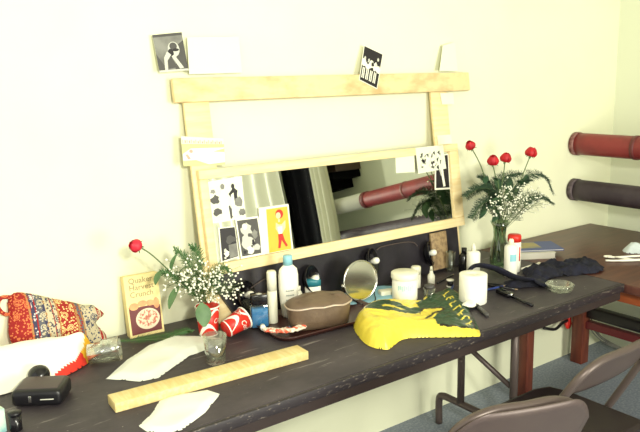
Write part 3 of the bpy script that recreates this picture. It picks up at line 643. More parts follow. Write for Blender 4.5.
# white tongs and paper at the right
t = thing('plastic_tongs', 'white two-armed plastic tongs lying on the brown desk at the photo edge', 'tongs', (2.25, -.56, ZD+.006), math.radians(-36))
obj('arm', MB().tube(curve([(-.075, -.005, .002), (-.02, -.012, .002), (.1, -.01, .004), (.2, .01, .01)], 6), [.004]*7+[.0055]*6+[.005]*6, 10), M_white, t)
obj('arm', MB().tube(curve([(-.045, .045, .004), (-.01, .03, .006), (.08, .028, .01), (.2, .02, .016)], 6), .0048, 10), M_white, t)
obj('grip_pad', MB().lathe([(.0, -.004), (.018, -.003), (.02, 0), (.018, .004), (0, .005)], 24, T=Matrix.Translation((-.04, .055, .004)), sy=.6), M_white, t)
obj('cross_arm', MB().tube([(.05, -.008, .004), (.0, .012, .008), (-.02, .03, .006)], .0035, 8), M_white, t)
tag(obj('crumpled_tissue', lump(smoothpoly([(-.05, 0), (-.01, .05), (.06, .04), (.07, -.04), (.0, -.05)], 4), lambda x, y, d: min(d, .03)*1.1*(1+.5*nz(x, y, 30)), .006), mat('bluish_tissue', rgb(206, 216, 222), .85, bump=.3), loc=(2.45, -.50, ZD+.0005)), 'pale bluish crumpled tissue at the right photo edge on the desk', 'tissue')

# ---------------------------------------------------------------- yellow and green bag
OX, OY = 1.05, -.52
bag = [(.775, -.52), (.83, -.43), (.94, -.345), (1.03, -.305), (1.13, -.35), (1.185, -.395), (1.225, -.37), (1.30, -.365), (1.37, -.355), (1.36, -.41), (1.30, -.50), (1.18, -.655), (1.085, -.765), (1.055, -.765), (.985, -.715), (.93, -.672), (.865, -.638), (.80, -.662), (.765, -.668), (.745, -.61)]
rel = lambda P: [(a-OX, b-OY) for a, b in P]
def bagh(x, y, d):
    X, Y = x+OX, y+OY
    big = max(0, min(1, (1.12-X)/.30)); tl = .012+.05*big
    return .0015+tl*(1-math.exp(-d/.022))*(1+.22*nz(x, y, 14))+(.008*abs(nz(x, y, 22, 3))+.003*abs(nz(x, y, 50, 5)))*min(1, d/.015)
g1 = [(.885, -.455), (.93, -.385), (.985, -.365), (1.04, -.375), (1.045, -.43), (1.035, -.475), (1.07, -.50), (1.05, -.53), (.985, -.535), (.93, -.50)]
g2 = [(1.12, -.43), (1.19, -.40), (1.23, -.375), (1.30, -.37), (1.36, -.37), (1.35, -.43), (1.29, -.52), (1.19, -.66), (1.125, -.735), (1.075, -.735), (.985, -.672), (1.02, -.615), (1.09, -.575), (1.1, -.55), (1.06, -.52), (1.09, -.475)]
gz = lambda P, k: [((a-sum(q[0] for q in P)/len(P))*k+sum(q[0] for q in P)/len(P), (b-sum(q[1] for q in P)/len(P))*k+sum(q[1] for q in P)/len(P)) for a, b in P]
cols = [(rel(smoothpoly(gz(g1, 1.08), 3)), 2), (rel(smoothpoly(g1, 3)), 1), (rel(g2), 1)]
cols.append((rel([(1.14, -.395), (1.21, -.375), (1.215, -.395), (1.15, -.415)]), 0))
cols.append((rel(smoothpoly([(1.035, -.535), (1.10, -.50), (1.16, -.515), (1.155, -.545), (1.10, -.56), (1.03, -.60), (.985, -.615)], 3)), 2))
cols.append((rel(smoothpoly([(1.03, -.548), (1.10, -.512), (1.148, -.522), (1.145, -.537), (1.09, -.552), (1.025, -.592), (.985, -.605)], 3)), 0))
cols.append((rel([(.965, -.42), (.99, -.41), (1.005, -.50), (.98, -.505)]), 0))
# column of yellow lettering
for k in range(7):
    t_ = k/6.3; cx = 1.285-.185*t_; cy = -.425-.285*t_; u = Vector((.42, -.9)).normalized(); v_ = Vector((-.9, -.42))
    def q_(a, b): return (cx+.5*0+a*.78+b*-.42, cy+a*.42*-1*0+a*.3+b*-.78)
    W2, H2 = .038, .0135
    shp = [[q_(-W2, -H2), q_(W2, -H2), q_(W2, -H2+.009), q_(-W2, -H2+.009)]]
    if k % 2 == 0: shp.append([q_(-W2, -H2), q_(-W2+.012, -H2), q_(-W2+.012, H2+.003), q_(-W2, H2+.003)])
    else: shp.append([q_(W2-.014, -H2), q_(W2, -H2), q_(W2, H2+.004), q_(W2-.014, H2+.004)])
    if k in (1, 4, 6): shp.append([q_(-.005, -H2), q_(.007, -H2), q_(.007, H2), q_(-.005, H2)])
    cols += [(rel(s_), 0) for s_ in shp]
cols.append((rel([(1.085, -.735), (1.23, -.585), (1.235, -.592), (1.09, -.745)]), 2))
cols.append((rel([(.985, -.682), (1.075, -.745), (1.08, -.737), (.99, -.672)]), 2))
tag(obj('plastic_bag', lump(rel(smoothpoly(bag, 3)), bagh, .0035, cols), [M_yellow, M_bgreen, M_bdark], loc=(OX, OY, TZ+.0005)), 'crumpled yellow plastic carrier bag with dark green printing on the black table', 'bag')

# ---------------------------------------------------------------- left group
# cereal box
t = thing('cereal_box', 'pale yellow cereal box with a bowl pictured on it, leaning on the wall', 'box', (.245, -.068, TZ), (math.radians(-9), 0, math.radians(-3)))
W2, H2, D2 = .058, .204, .034
obj('carton', MB().box((-W2, 0, 0), (W2, D2, H2)), mat('carton_yellow', rgb(236, 216, 152), .6), t)
M_mar = mat('cereal_maroon', rgb(104, 36, 38), .5); M_or = mat('cereal_orange', rgb(228, 168, 110), .5, col2=rgb(216, 140, 92), nscale=30); M_bowl = mat('cereal_bowl', rgb(232, 208, 180), .5)
M_flk = mat('cereal_flakes', rgb(190, 110, 90), .6, col2=rgb(236, 214, 184), nscale=120, lo=.45, hi=.55)
mb = MB(); Y = -.0006
def flat(poly, mi, y): mb.add([(a*2*W2-W2, y, b*H2) for a, b in poly], [tuple(range(len(poly)))], mi)
flat([(.06, .04), (.94, .05), (.96, .46), (.7, .48), (.3, .48), (.05, .5)], 0, -.0004)
for i, (a, b, rx, ry) in enumerate(((.2, .50, .14, .06), (.45, .53, .14, .05), (.68, .52, .12, .05), (.86, .5, .09, .09))): flat(ell(a, b, rx, ry), 1, -.0006-.0001*i)
flat(ell(.56, .27, .35, .17, 24), 2, -.0013); flat(ell(.56, .28, .29, .135, 24), 3, -.0016)
obj('front_picture', mb, [M_mar, M_or, M_bowl, M_flk], t, fixn=False)
mb = MB()
for body, x, z in (('Quaker', -.044, .178), ('Harvest', -.044, .155), ('Crunch', -.044, .132)):
    vs, fs = text_verts(body, .0265); mb.add([(v.x+x, -.0012, v.y+z) for v in vs], fs)
obj('lettering', mb, mat('carton_lettering', rgb(150, 132, 92), .6), t, fixn=False)
# patterned bag
def pattern_mat():
    m = mat('red_paisley_cloth', rgb(170, 36, 30), .8, bump=.2, bscale=60); nt = m.node_tree; b = nt.nodes['Principled BSDF']; tc = nt.nodes.new('ShaderNodeTexCoord'); sx = nt.nodes.new('ShaderNodeSeparateXYZ')
    nt.links.new(tc.outputs['Object'], sx.inputs[0])
    mr = nt.nodes.new('ShaderNodeMapRange'); mr.inputs[1].default_value = -.16; mr.inputs[2].default_value = .13; nt.links.new(sx.outputs[0], mr.inputs[0])
    def ramp(stops, src, const=True):
        r = nt.nodes.new('ShaderNodeValToRGB'); r.color_ramp.interpolation = 'CONSTANT' if const else 'LINEAR'; e = r.color_ramp.elements
        e[0].position, e[0].color = stops[0]; e[1].position, e[1].color = stops[1]
        for p_, c_ in stops[2:]: k = e.new(p_); k.color = c_
        nt.links.new(src, r.inputs[0]); return r.outputs[0]
    rd, bl, wh, tn, gr = rgb(150, 28, 26), rgb(60, 58, 84), rgb(190, 178, 148), rgb(166, 122, 72), rgb(90, 90, 98)
    base = ramp([(0, rd), (.20, tn), (.22, bl), (.265, rd), (.28, gr), (.34, bl), (.37, wh), (.43, rd), (.445, wh), (.48, tn), (.50, rd), (.66, tn), (.69, gr), (.72, tn), (.74, wh), (.90, rd), (.93, wh), (.95, rd)], mr.outputs[0])
    alt = ramp([(0, rgb(214, 120, 70)), (.22, rd), (.235, rgb(200, 196, 190)), (.30, wh), (.36, tn), (.385, rgb(70, 66, 80)), (.47, rd), (.49, rgb(232, 196, 130)), (.66, rd), (.70, rd), (.72, rgb(60, 66, 90)), (.90, wh), (.95, rd), (.965, wh)], mr.outputs[0])
    vo = nt.nodes.new('ShaderNodeTexVoronoi'); vo.inputs['Scale'].default_value = 130; nt.links.new(tc.outputs['Object'], vo.inputs['Vector'])
    f = ramp([(0, (1, 1, 1, 1)), (.36, (0, 0, 0, 1))], vo.outputs['Distance'])
    vo2 = nt.nodes.new('ShaderNodeTexVoronoi'); vo2.inputs['Scale'].default_value = 34; nt.links.new(tc.outputs['Object'], vo2.inputs['Vector'])
    f2 = ramp([(0, (0, 0, 0, 1)), (.16, (1, 1, 1, 1)), (.24, (0, 0, 0, 1)), (.3, (1, 1, 1, 1)), (.36, (0, 0, 0, 1))], vo2.outputs['Distance'])
    mx = nt.nodes.new('ShaderNodeMath'); mx.operation = 'MAXIMUM'; nt.links.new(f, mx.inputs[0]); nt.links.new(f2, mx.inputs[1])
    x = nt.nodes.new('ShaderNodeMix'); x.data_type = 'RGBA'; nt.links.new(mx.outputs[0], x.inputs[0]); nt.links.new(base, x.inputs[6]); nt.links.new(alt, x.inputs[7]); nt.links.new(x.outputs[2], b.inputs['Base Color']); return m
M_pat = pattern_mat()
t = thing('patterned_bag', 'red, blue and white paisley striped cloth bag slumped against the wall', 'bag', (-.012, -.065, TZ+.002), (math.radians(72), 0, 0))
po = smoothpoly([(-.15, .165), (-.148, .195), (-.125, .218), (-.08, .205), (-.02, .178), (.035, .155), (.078, .134), (.098, .132), (.128, .098), (.11, .085), (.098, .070), (.122, .03), (.110, -.005), (.05, -.002), (-.04, .01), (-.12, .02), (-.16, .08)], 4)
obj('bag_body', lump(po, lambda x, y, d: .036*(1-math.exp(-d/.025))*(1+.25*nz(x, y, 15)), .005, back=True), M_pat, t)
obj('handle_loop', MB().tube(curve([(-.14, .155, .0), (-.165, .16, .01), (-.178, .185, .012), (-.165, .208, .008), (-.135, .205, .005)], 6), .006, 8), M_pat, t)
# white bag with coloured edge
wb = smoothpoly([(-.25, .0), (-.17, .0), (-.12, .005), (-.05, .005), (0, -.01), (.06, -.015), (.085, -.05), (.045, -.10), (-.02, -.145), (-.09, -.165), (-.16, -.165), (-.25, -.15)], 4)
wcols = [([(.0, .2), (.2, .2), (.2, -.02), (.072, .03), (.074, -.03), (.05, -.085), (.2, -.15), (.02, -.2), (-.2, -.3), (.3, -.3)][:2]+[(.2, -.3), (-.09, -.3), (-.06, -.148), (.0, -.118), (.045, -.072), (.072, -.02), (.06, .03)], 1), ([(-.06, -.148), (.0, -.118), (.028, -.09), (.1, -.15), (-.06, -.3), (-.2, -.3), (-.10, -.158)], 2), ([(-.4, -.012), (-.17, -.012), (-.12, -.007), (-.05, -.007), (-.03, .3), (-.4, .3)], 2)]
tag(obj('cloth_bag', lump(wb, lambda x, y, d: .002+(.125*max(0, min(1, (y+.19)/.16))+.006)*(1-math.exp(-d/.03))*(1+.15*nz(x, y, 8)), .005, wcols), [M_bwhite, M_yel2, M_red2], loc=(-.035, -.08, TZ+.0005)), 'white cloth bag with a yellow and red edge at the far left', 'bag')
# camera case
t = thing('camera_case', 'black glossy camera case lying on the table at lower left', 'camera case', (-.165, -.345, TZ+.001), math.radians(-33))
obj('case_body', MB().rbox((-.066, -.047, 0), (.064, .054, .046), .014, 4), M_blackr, t)
obj('case_top', MB().rbox((-.054, -.034, .0445), (.052, .044, .0475), .0014, 2), mat('case_top_grey', rgb(72, 62, 62), .5), t)
obj('round_lens', MB().lathe([(.0, -.014), (.027, -.012), (.030, 0), (.025, .014), (.012, .021), (0, .022)], 28, T=Matrix.Translation((-.036, .086, .032)) @ Matrix.Rotation(.9, 4, 'X')), M_blackpl, t)
obj('clasp', MB().rbox((-.02, -.0485, .014), (-.012, -.046, .032), .001), M_chrome, t)
obj('trim', MB().rbox((.01, -.0485, .020), (.045, -.0468, .023), .0008), M_g3, t)
bottle('film_canister', 'small black film canister at the bottom left corner of the photo', (-.262, -.475, TZ), [(.0135, 0), (.0145, .002), (.0145, .04)], M_blackpl, [(.0158, .0405), (.0158, .048), (0, .05)], M_blackr)
tag(obj('small_carton', MB().rbox((-.014, -.012, 0), (.014, .012, .06), .001), mat('pale_green_carton', rgb(200, 216, 200), .5, col2=rgb(130, 180, 180), nscale=30), loc=(-.298, -.46, TZ+.0005), rot=(0, 0, .2)), 'pale green and white carton at the extreme lower left edge', 'carton')
# plastic cups lying
t = thing('plastic_cup', 'clear ridged plastic cup tipped on its side between patterned bag and paper', 'cup', (.04, -.205, TZ+.0375), (0, math.radians(84), math.radians(-25)))
obj('cup_wall', MB().lathe([(.024, 0), (.030, .002), (.032, .04), (.0345, .042), (.0345, .048), (.034, .05), (.036, .09), (.0375, .091), (.0375, .094), (.035, .094), (.0345, .05), (.0305, .038), (.0285, .004), (0, .004)], 32, T=Matrix.Translation((0, 0, -.035))), M_clear, t)
tumbler('plastic_cup', 'clear plastic tumbler standing behind the pine stick under the red cups', (.315, -.415, TZ+.0005), .029, .035, .085, M_clear, cat='cup')
# red and white cups
def cola_cup(label, loc, rot, h=.1, rb=.031, rt=.039):
    t = thing('paper_cup', label, 'cup', loc, rot)
    T = None
    obj('cup_wall', MB().lathe([(rb-.002, 0), (rb, .001), (rt, h), (rt-.001, h), (rb-.001, .006), (0, .006)], 36), M_cred, t)
    obj('rim', MB().lathe([(rt, h-.004), (rt+.002, h-.002), (rt+.002, h+.001), (rt-.001, h+.002), (rt-.001, h-.004)], 36, cap=False), M_white, t)
    mb = MB()
    def band(f0, f1, z0, z1, n=40, loops=1):
        vs = []; 
        for i in range(n+1):
            a = 2*PI*i/n*loops
            for z in (f0(a), f1(a)):
                z = max(.002, min(h-.005, z)); r = rb+(rt-rb)*z/h+.0005; vs.append((r*math.cos(a), r*math.sin(a), z))
        mb.add(vs, [(2*i, 2*i+2, 2*i+3, 2*i+1) for i in range(n)], 0, True)
    band(lambda a: .012+.022*math.sin(a*2), lambda a: .024+.026*math.sin(a*2+.25), 0, 0)
    band(lambda a: .001, lambda a: .006, 0, 0)
    band(lambda a: .075+.014*math.sin(a*3), lambda a: .082+.016*math.sin(a*3+.3), 0, 0)
    obj('white_wave', mb, M_white, t)
    vs, fs = text_verts('Coca-Cola', .024); mb = MB()
    for a0 in (-1.9, 1.3):
        mb.add([(((rb+(rt-rb)*(.045+v.y)/h)+.0011)*math.cos(a0+v.x/rt), ((rb+(rt-rb)*(.045+v.y)/h)+.0011)*math.sin(a0+v.x/rt), .045+v.y+.012*(v.x/.1)) for v in vs], fs)
    obj('script', mb, M_white, t, fixn=False); return t
cola_cup('red and white paper cup standing upright and holding the left flowers', (.405, -.195, TZ+.0005), (0, 0, .4))
dr = Vector((.82, .05, .25)).normalized()
q = Vector((0, 0, 1)).rotation_difference(dr).to_euler()
cola_cup('red and white paper cup tipped on its side right of the upright one', (.432, -.262, TZ+.030), (q.x, q.y, q.z), .08, .028, .037)
# papers and stick
def sheet(name, label, P, h, loc, m=M_paper):
    return tag(obj(name, lump(P, h, .006), m, loc=loc), label, 'paper')
sheet('paper_sheet', 'large creased white paper with a pointed left end on the table', [(-.20, -.075), (-.10, .02), (.0, .088), (.10, .115), (.15, .07), (.205, -.0), (.205, -.045), (.06, -.075), (-.08, -.165), (-.13, -.155)], lambda x, y, d: .001+min(d, .03)*.35*(1+.9*nz(x, y, 9))+.003*max(0, nz(x, y, 20)), (.212, -.250, TZ+.0005))
sheet('paper_scrap', 'smaller torn white paper scrap in front of the pine stick', [(-.125, -.02), (-.07, .025), (-.03, .075), (.0, .085), (.03, .078), (.10, .055), (.115, .01), (.035, -.06), (-.05, -.105), (-.09, -.095), (-.12, -.06)], lambda x, y, d: .001+min(d, .02)*.3*(1+.8*nz(x, y, 14)), (.105, -.628, TZ+.0005))
sx0, sy0, sx1, sy1 = -.038, -.515, .542, -.540
ang = math.atan2(sy1-sy0, sx1-sx0)
tag(obj('wood_stick', MB().rbox((0, -.030, 0), (math.hypot(sx1-sx0, sy1-sy0), .034, .026), .0015), M_stick, loc=(sx0, sy0+.0, TZ+.0005), rot=(0, 0, ang-.01)), 'long pale pine batten lying on the table between the two papers', 'wood')

# ---------------------------------------------------------------- flowers
def leafmesh(mb, base, d, L, wd, up=Vector((0, 0, 1)), mi=0, curl=.25):
    d = Vector(d).normalized(); s = d.cross(up); s = s.normalized() if s.length > 1e-3 else Vector((1, 0, 0)); n_ = s.cross(d)
    vs = []; K = 7
    for i in range(K+1):
        t = i/K; ww = wd*math.sin(PI*min(1, t*.93+.03))**.8; c = Vector(base)+d*L*t-n_*L*curl*t*t
        vs += [c-s*ww+n_*ww*.3, c, c+s*ww+n_*ww*.3]
    fs = []
    for i in range(K):
        a = i*3; fs += [(a, a+1, a+4, a+3), (a+1, a+2, a+5, a+4)]
    mb.add(vs, fs, mi, True)
def rose(label, base, path, leaves, r=.024, m=M_rose, tilt=None, group=None, sm=M_stem, lm=M_leaf):
    base = Vector(base); t = thing('red_rose', label, 'flower', base, group=group)
    P = curve([Vector(p)-base for p in path], 8); obj('stem', MB().tube(P, .0022, 7), sm, t)
    d = (P[-1]-P[-3]).normalized() if tilt is None else Vector(tilt).normalized()
    T = Matrix.Translation(P[-1]) @ Vector((0, 0, 1)).rotation_difference(d).to_matrix().to_4x4()
    mb = MB(); mb.lathe([(.004, 0), (.75*r, .12*r), (.92*r, .6*r), (.8*r, 1.15*r), (.5*r, 1.45*r), (0, 1.35*r)], 16, T=T)
    for k in range(11):
        a0 = k*2.4; lay = k//4; rad = r*(.72+.14*lay); hh = r*(1.75-.14*lay)
        vs = []
        for i in range(6):
            tz = i/5
            for j in range(5):
                u = (j/4-.5)*1.7; a = a0+u*(1-.15*tz)
                rr_ = rad*(.62+.52*math.sin(min(1, .12+tz*.95)*PI)**.8)+r*.05*tz**3*(1+lay)
                z = hh*tz*(1-.12*abs(u)**2)
                vs.append(T @ Vector((rr_*math.cos(a), rr_*math.sin(a), z)))
        mb.add(vs, [(i*5+j, i*5+j+1, i*5+j+6, i*5+j+5) for i in range(5) for j in range(4)], 0, True)
    obj('bloom', mb, m, t)
    mb = MB(); mb.lathe([(0, -.012), (.004, -.01), (.006, -.002), (.003, .003)], 10, T=T)
    for k in range(5):
        a = k*1.257; leafmesh(mb, T @ Vector((0, 0, 0)), T.to_3x3() @ Vector((math.cos(a), math.sin(a), .2)), r*1.1, .003, T.to_3x3() @ Vector((0, 0, 1)), curl=.4)
    obj('sepals', mb, M_leaf2, t)
    for (b, dd, L, wd) in leaves:
        mb = MB(); leafmesh(mb, Vector(b)-base, dd, L, wd); obj('leaf', mb, lm, t)
    return t
def fern(name, label, pts, m, L=.035, group=None, dens=70, flatz=False):
    base = Vector(pts[0]); P = curve([Vector(p)-base for p in pts], 14); t = thing(name, label, 'fern', base, group=group)
    obj('stem', MB().tube(P, .0012, 5), M_stem, t); mb = MB(); rr = random.Random(len(label)*7)
    n = len(P)
    for i in range(dens):
        f = .12+.88*i/dens; k = min(n-2, int(f*(n-1))); p = P[k].lerp(P[k+1], f*(n-1)-k); d = (P[k+1]-P[k]).normalized()
        s = d.cross(Vector((0, -.5, 1))).normalized(); up = s.cross(d)
        ll = L*(1-.65*f)*rr.uniform(.8, 1.15)
        for sg in (-1, 1):
            dv = (s*sg+d*.55+up*rr.uniform(-.35, .35)*(0.3 if flatz else 1)).normalized()
            for j in range(2 if flatz else 5):
                a = p+dv*ll*j/5; dq = (dv+s.cross(dv)*rr.uniform(-1.2, 1.2)+Vector((rr.uniform(-.6, .6), rr.uniform(-.6, .6), rr.uniform(-.3, .6)))*(.3 if flatz else 1)).normalized(); e = a+dq*ll*.38
                w_ = dq.cross(Vector((0, -1, .3))).normalized()*.0011; mb.add([a-w_, a+w_, e], [(0, 1, 2)])
            a = p; e = p+dv*ll; w_ = dv.cross(Vector((0, -1, .3))).normalized()*.0008; mb.add([a-w_, a+w_, e], [(0, 1, 2)])
    obj('fronds', mb, m, t, fixn=False); return t
def breath(label, base, tips, spread, n, seed, group, br=.0037):
    base = Vector(base); t = thing('babys_breath', label, 'flower', base, group=group); rr = random.Random(seed); st_ = MB(); fl = MB()
    for tip in tips:
        tip = Vector(tip)-base; mid = tip*.5+Vector((rr.uniform(-.01, .01), rr.uniform(-.01, .01), .01)); st_.tube(curve([(0, 0, 0), mid, tip], 4), .0009, 4)
        for k in range(n):
            o_ = Vector((rr.gauss(0, spread), rr.gauss(0, spread*.7), rr.gauss(0, spread*.75))); q = tip+o_
            s0 = mid.lerp(tip, rr.uniform(.3, 1)); st_.tube([s0, s0.lerp(q, .6)+Vector((0, 0, .004)), q], .0005, 3); fl.ball(q, br*rr.uniform(.7, 1.2), 0, 1)
    obj('branches', st_, M_stem, t); o = obj('blossoms', fl, M_bbf, t, fixn=False); o['kind'] = 'stuff'; return t

# right vase
VB = Vector((1.782, -.262, TZ+.0005))
tag(obj('flower_vase', MB().lathe([(.034, 0), (.039, .002), (.040, .03), (.036, .085), (.026, .135), (.029, .175), (.042, .20), (.040, .20), (.0275, .175), (.0245, .135), (.0345, .085), (.0385, .032), (.037, .008), (0, .008)], 32), M_green_glass, loc=VB), 'tall greenish glass vase holding four roses at the right end of the mirror', 'vase')
vb = VB+Vector((0, 0, .02)); nk = VB+Vector((0, 0, .155)); yb = -.262
GR = 'roses in the glass vase'
def V(*a): return Vector(a)
rose('red rose, farthest left and highest of the four in the glass vase', vb, [vb, nk+V(-.01, .005, 0), V(1.71, -.25, 1.09), V(1.665, -.25, 1.19), V(1.606, -.25, 1.270)], [((1.70, -.25, 1.09), (-1, 0, .05), .055, .017), ((1.695, -.25, 1.11), (-.1, -.2, 1), .04, .014)], .019, group=GR)
rose('red rose, second from the left in the glass vase', vb, [vb+V(.004, 0, 0), nk+V(-.004, .008, 0), V(1.76, -.27, 1.08), V(1.732, -.27, 1.15), V(1.716, -.27, 1.195)], [((1.745, -.27, 1.12), (-.7, 0, .6), .04, .014)], .022, tilt=(-.2, -.2, 1), group=GR)
rose('red rose, third from the left in the glass vase', vb, [vb+V(-.004, .004, 0), nk+V(.004, .008, 0), V(1.80, -.25, 1.07), V(1.812, -.25, 1.14), V(1.818, -.25, 1.195)], [((1.81, -.25, 1.11), (.8, 0, .4), .035, .012)], .022, tilt=(.1, -.2, 1), group=GR)
rose('largest red rose, at the right of the four in the glass vase', vb, [vb+V(.006, -.004, 0), nk+V(.01, 0, 0), V(1.89, -.26, 1.06), V(1.93, -.26, 1.13), V(1.975, -.26, 1.205)], [((1.925, -.26, 1.10), (.9, -.1, .1), .055, .02), ((1.92, -.26, 1.08), (-.5, -.2, .7), .045, .016)], .024, group=GR, m=M_rose, tilt=(.3, -.1, 1))
GF = 'ferns and leaves in the glass vase'
L_ = [('dark green fern spray arching left over the mirror edge', [nk, V(1.74, -.27, 1.06), V(1.64, -.27, 1.10), V(1.555, -.27, 1.075)]),
      ('dark green fern spray reaching far right from the vase', [nk, V(1.88, -.25, 1.07), V(2.0, -.25, 1.12), V(2.10, -.25, 1.10), V(2.165, -.25, 1.02)]),
      ('dark green fern spray drooping right under the blossoms', [nk, V(1.88, -.3, 1.02), V(2.0, -.3, 1.03), V(2.09, -.3, .99)]),
      ('dark green fern spray rising through the middle of the roses', [nk, V(1.80, -.22, 1.06), V(1.85, -.22, 1.12), V(1.96, -.22, 1.13)]),
      ('dark green fern spray low on the left of the vase', [nk, V(1.73, -.29, 1.03), V(1.64, -.29, 1.04), V(1.57, -.29, .985)]),
      ('dark green fern spray behind the two middle roses', [nk, V(1.78, -.22, 1.05), V(1.74, -.22, 1.12), V(1.70, -.22, 1.13)])]
for a, b in L_: fern('fern_spray', a, b, M_fern, .055, GF, 150)
def foliage(label, base, leaves, m, group):
    base = Vector(base); t = thing('leafy_sprig', label, 'foliage', base, group=group)
    for (b, dd, L, wd) in leaves:
        b = Vector(b)-base; mb = MB(); mb.tube(curve([(0, 0, 0), b*.5+Vector((0, 0, .01)), b], 4), .0012, 5); obj('stem', mb, M_stem, t)
        mb = MB(); leafmesh(mb, b, dd, L, wd, up=Vector((.1, -1, .3))); obj('leaf', mb, m, t)
foliage('dark leaves drooping from the left side of the vase neck', nk+V(-.008, -.008, 0), [((1.70, -.29, 1.05), (-.8, 0, -.7), .06, .018), ((1.715, -.3, 1.01), (-.35, -.1, -1), .06, .02), ((1.74, -.3, 1.05), (-.6, -.1, -.2), .08, .022), ((1.66, -.28, 1.04), (-.3, -.1, -1), .07, .02)], M_leaf, GF)
foliage('dark leaves spreading behind the white blossoms in the vase', nk+V(.008, .008, 0), [((1.80, -.24, 1.07), (-.3, 0, .8), .06, .025), ((1.84, -.24, 1.07), (.5, 0, .5), .07, .026), ((1.88, -.24, 1.05), (.9, 0, .15), .08, .024), ((1.76, -.24, 1.07), (-.6, 0, .3), .07, .026), ((1.83, -.25, 1.02), (.3, 0, .4), .07, .03), ((1.78, -.25, 1.02), (-.3, 0, .4), .07, .03), ((1.93, -.26, 1.10), (.8, 0, .2), .06, .02)], M_leaf, GF)
GB = "white blossom sprays in the glass vase"
breath('white baby\'s breath spray in the left half of the vase bouquet', nk+V(-.004, -.012, 0), [(1.66, -.33, 1.03), (1.70, -.33, 1.06), (1.71, -.33, 1.0)], .026, 24, 3, GB)
breath('white baby\'s breath spray in the middle of the vase bouquet', nk+V(0, -.014, 0), [(1.77, -.335, 1.06), (1.79, -.335, 1.01), (1.75, -.335, 1.08)], .028, 24, 4, GB)
breath('white baby\'s breath spray at the right of the vase bouquet', nk+V(.004, -.012, 0), [(1.85, -.33, 1.05), (1.87, -.33, 1.01), (1.93, -.32, 1.03), (1.99, -.31, 1.01)], .03, 20, 5, GB)

# left bouquet in the paper cup
cb = V(.405, -.195, TZ+.02); cn = V(.400, -.197, TZ+.108); GL = 'flowers in the upright red cup'
rose('single pink-red rose on a long stem leaning left toward the cereal box', cb, [cb, cn+V(-.012, 0, 0), V(.285, -.2, .975), V(.226, -.2, 1.043), V(.187, -.2, 1.076)],
     [((.285, -.2, .98), (.1, -.2, 1), .07, .012), ((.255, -.2, .99), (-.7, -.3, -.55), .05, .013), ((.31, -.2, .93), (-.75, -.3, -.6), .08, .015), ((.37, -.225, .865), (-.15, -.6, -.9), .075, .026), ((.30, -.2, .955), (.4, -.3, .9), .05, .013)], .0185, m=M_rose2, tilt=(-.8, -.15, .35), group=GL, lm=M_leaf2)
LB = [(.30, .94), (.33, 1.0), (.37, .97), (.40, .94), (.44, .93), (.48, .90)]
breath('white baby\'s breath spray on the left of the cup bouquet', cn+V(-.01, -.005, 0), [(.285, -.23, .95), (.31, -.23, .985), (.335, -.23, .93)], .026, 30, 11, GL, .0038)
breath('white baby\'s breath spray in the middle of the cup bouquet', cn, [(.355, -.24, .98), (.385, -.24, .94), (.37, -.24, .90)], .027, 30, 12, GL, .0038)
breath('white baby\'s breath spray hanging to the right of the cup bouquet', cn+V(.01, -.004, 0), [(.43, -.23, .95), (.46, -.23, .91), (.485, -.22, .885), (.42, -.24, .89)], .026, 30, 13, GL, .0038)
for a, b in (('feathery green fern spray rising at the back of the cup bouquet', [cn, V(.36, -.2, .95), V(.33, -.2, 1.02), V(.30, -.2, 1.05)]), ('feathery green fern spray leaning left in the cup bouquet', [cn, V(.33, -.21, .93), V(.28, -.21, .97), V(.25, -.21, .985)]),
             ('feathery green fern spray above the middle of the cup bouquet', [cn, V(.385, -.19, .96), V(.38, -.19, 1.03), V(.36, -.19, 1.045)]), ('feathery green fern spray drooping right of the cup bouquet', [cn, V(.43, -.2, .93), V(.47, -.2, .96), V(.50, -.2, .93)])):
    fern('fern_spray', a, b, M_fern2, .04, GL, 55)
GT = 'fern sprays lying on the table'
for a, b in (('bright green fern spray lying in front of the cereal box', [V(.17, -.09, .746), V(.23, -.115, .75), V(.3, -.125, .75), V(.37, -.115, .75)]), ('bright green fern spray lying left of the cereal box toward the clear cup', [V(.31, -.17, .746), V(.24, -.145, .75), V(.17, -.10, .75), V(.12, -.05, .75)]),
             ('bright green fern spray lying beside the upright red cup', [V(.25, -.17, .75), V(.31, -.155, .755), V(.345, -.15, .755), V(.36, -.17, .755)])):
    fern('fern_spray', a, b, M_fern2, .034, GT, 40, True)

# ---------------------------------------------------------------- radiator valve, cables, folding chairs
t = thing('radiator_valve', 'small red wheel valve on a dark pipe low on the back wall', 'valve', (2.655, -.04, .205))
obj('pipe_run', MB().tube(curve([(-.22, .0, .03), (-.12, 0, .0), (-.06, 0, .02), (0, 0, .025)], 6), .008, 8), M_blackr, t)
obj('hand_wheel', MB().lathe([(.008, -.006), (.024, -.006), (.027, 0), (.024, .006), (.008, .006)], 20, T=Matrix.Rotation(PI/2, 4, 'X')), M_cred, t)
obj('valve_body', MB().rbox((-.012, -.012, -.005), (.012, .02, .05), .004), M_cred, t)
for i in range(4):
    tag(obj('cable', MB().tube(curve([(2.78, -.03, .30-.02*i), (2.85, -.05-.01*i, .2-.03*i), (2.92, -.08-.02*i, .08-.012*i), (2.97, -.22-.05*i, .02)], 8), .004, 6), M_g2), 'thin grey cable trailing down to the floor behind the desk leg', 'cable', 'grey cables in the corner')

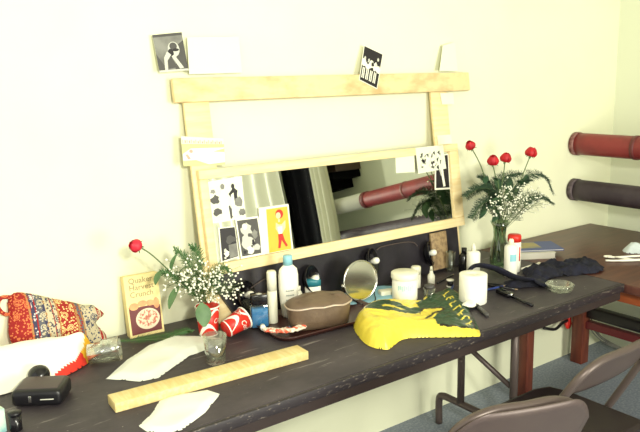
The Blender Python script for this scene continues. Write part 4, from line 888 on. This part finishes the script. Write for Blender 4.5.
def chair(label, loc, rz, w_=.40, zt=.80, drop=.125, low=False):
    t = thing('folding_chair', label, 'chair', loc, rz, None); hw = w_/2
    # uprights: front foot -> through seat side -> top bend
    ft = lambda z: .20-.40*(z/zt)**1.0
    P = []
    for s in (-1,): pass
    up = [(-hw, ft(0)+.03, .01), (-hw, ft(.2), .2), (-hw, ft(.44), .44), (-hw, ft(zt-.2), zt-.2), (-hw+.006, ft(zt-.09), zt-.09), (-hw+.035, ft(zt-.03), zt-.03), (-hw+.10, ft(zt), zt), (0, ft(zt)-.008, zt+.004)]
    full = curve(up+[(-a, b, c) for a, b, c in up[:-1][::-1]], 6)
    obj('back_tube', MB().tube(full, .0125, 12), M_steel, t)
    for s in (-1, 1): obj('rear_leg', MB().tube(curve([(s*(hw-.022), .16, .43), (s*(hw-.022), 0, .24), (s*(hw-.022), -.2, .01)], 5), .011, 10), M_steel, t)
    obj('stretcher', MB().tube([(-hw, ft(.14), .14), (hw, ft(.14), .14)], .008, 8), M_steel, t)
    obj('stretcher', MB().tube([(-hw+.022, -.14, .085), (hw-.022, -.14, .085)], .008, 8), M_steel, t)
    pl = [(a[0]*(hw-.016), a[1]) for a in ((-1, -.17), (-.93, -.19), (.93, -.19), (1, -.17), (1, .12), (.9, .18), (.6, .2), (-.6, .2), (-.9, .18), (-1, .12))]
    mb = MB(); N = len(pl); vs = [(x, y, .425) for x, y in pl]+[(x, y, .44) for x, y in pl]+[(x*.92, y*.92, .447) for x, y in pl]
    mb.add(vs, [tuple(range(N))[::-1], tuple(range(2*N, 3*N))]+[(i+o, (i+1) % N+o, (i+1) % N+N+o, i+N+o) for o in (0, N) for i in range(N)], 0, False); obj('seat', mb, M_seat, t)
    # back panel: curved sheet wrapping between tubes
    mb = MB(); vs = []; nx, nzz = 24, 10; zb = zt-drop; H_ = hw+(.012 if low else -.006)
    for i in range(nx+1):
        u = -1+2*i/nx
        ztop = zt+(.017 if low else .002)-(.085 if abs(u) > .55 else 0)*max(0, (abs(u)-.55)/.45)**2
        zbot = zb+.02*(abs(u)**4)
        for j in range(nzz+1):
            z = zbot+(ztop-zbot)*j/nzz; y = ft(z)-.016*(1-u*u)-(.017 if low else -.012)
            vs.append((u*H_, y, z))
    o = len(vs); vs += [(a, b-.004, c) for a, b, c in vs]
    fs = []
    for i in range(nx):
        for j in range(nzz):
            a = i*(nzz+1)+j; fs += [(a, a+nzz+1, a+nzz+2, a+1), (a+o, a+1+o, a+nzz+2+o, a+nzz+1+o)]
    ring = [i*(nzz+1) for i in range(nx+1)]+[nx*(nzz+1)+j for j in range(1, nzz+1)]+[i*(nzz+1)+nzz for i in range(nx-1, -1, -1)]+[j for j in range(nzz-1, 0, -1)]
    for i in range(len(ring)): a, b = ring[i], ring[(i+1) % len(ring)]; fs.append((a, b, b+o, a+o))
    mb.add(vs, fs, 0, True); obj('backrest', mb, M_panel, t)
    return t
chair('grey brown metal folding chair in front, only its back panel in view', (.785, -1.03, 0), math.radians(-20), .37, .785, .24, True)
chair('metal folding chair with a dark seat pushed under the table at right', (1.305, -.93, 0), math.radians(0), .43, .745, .12)
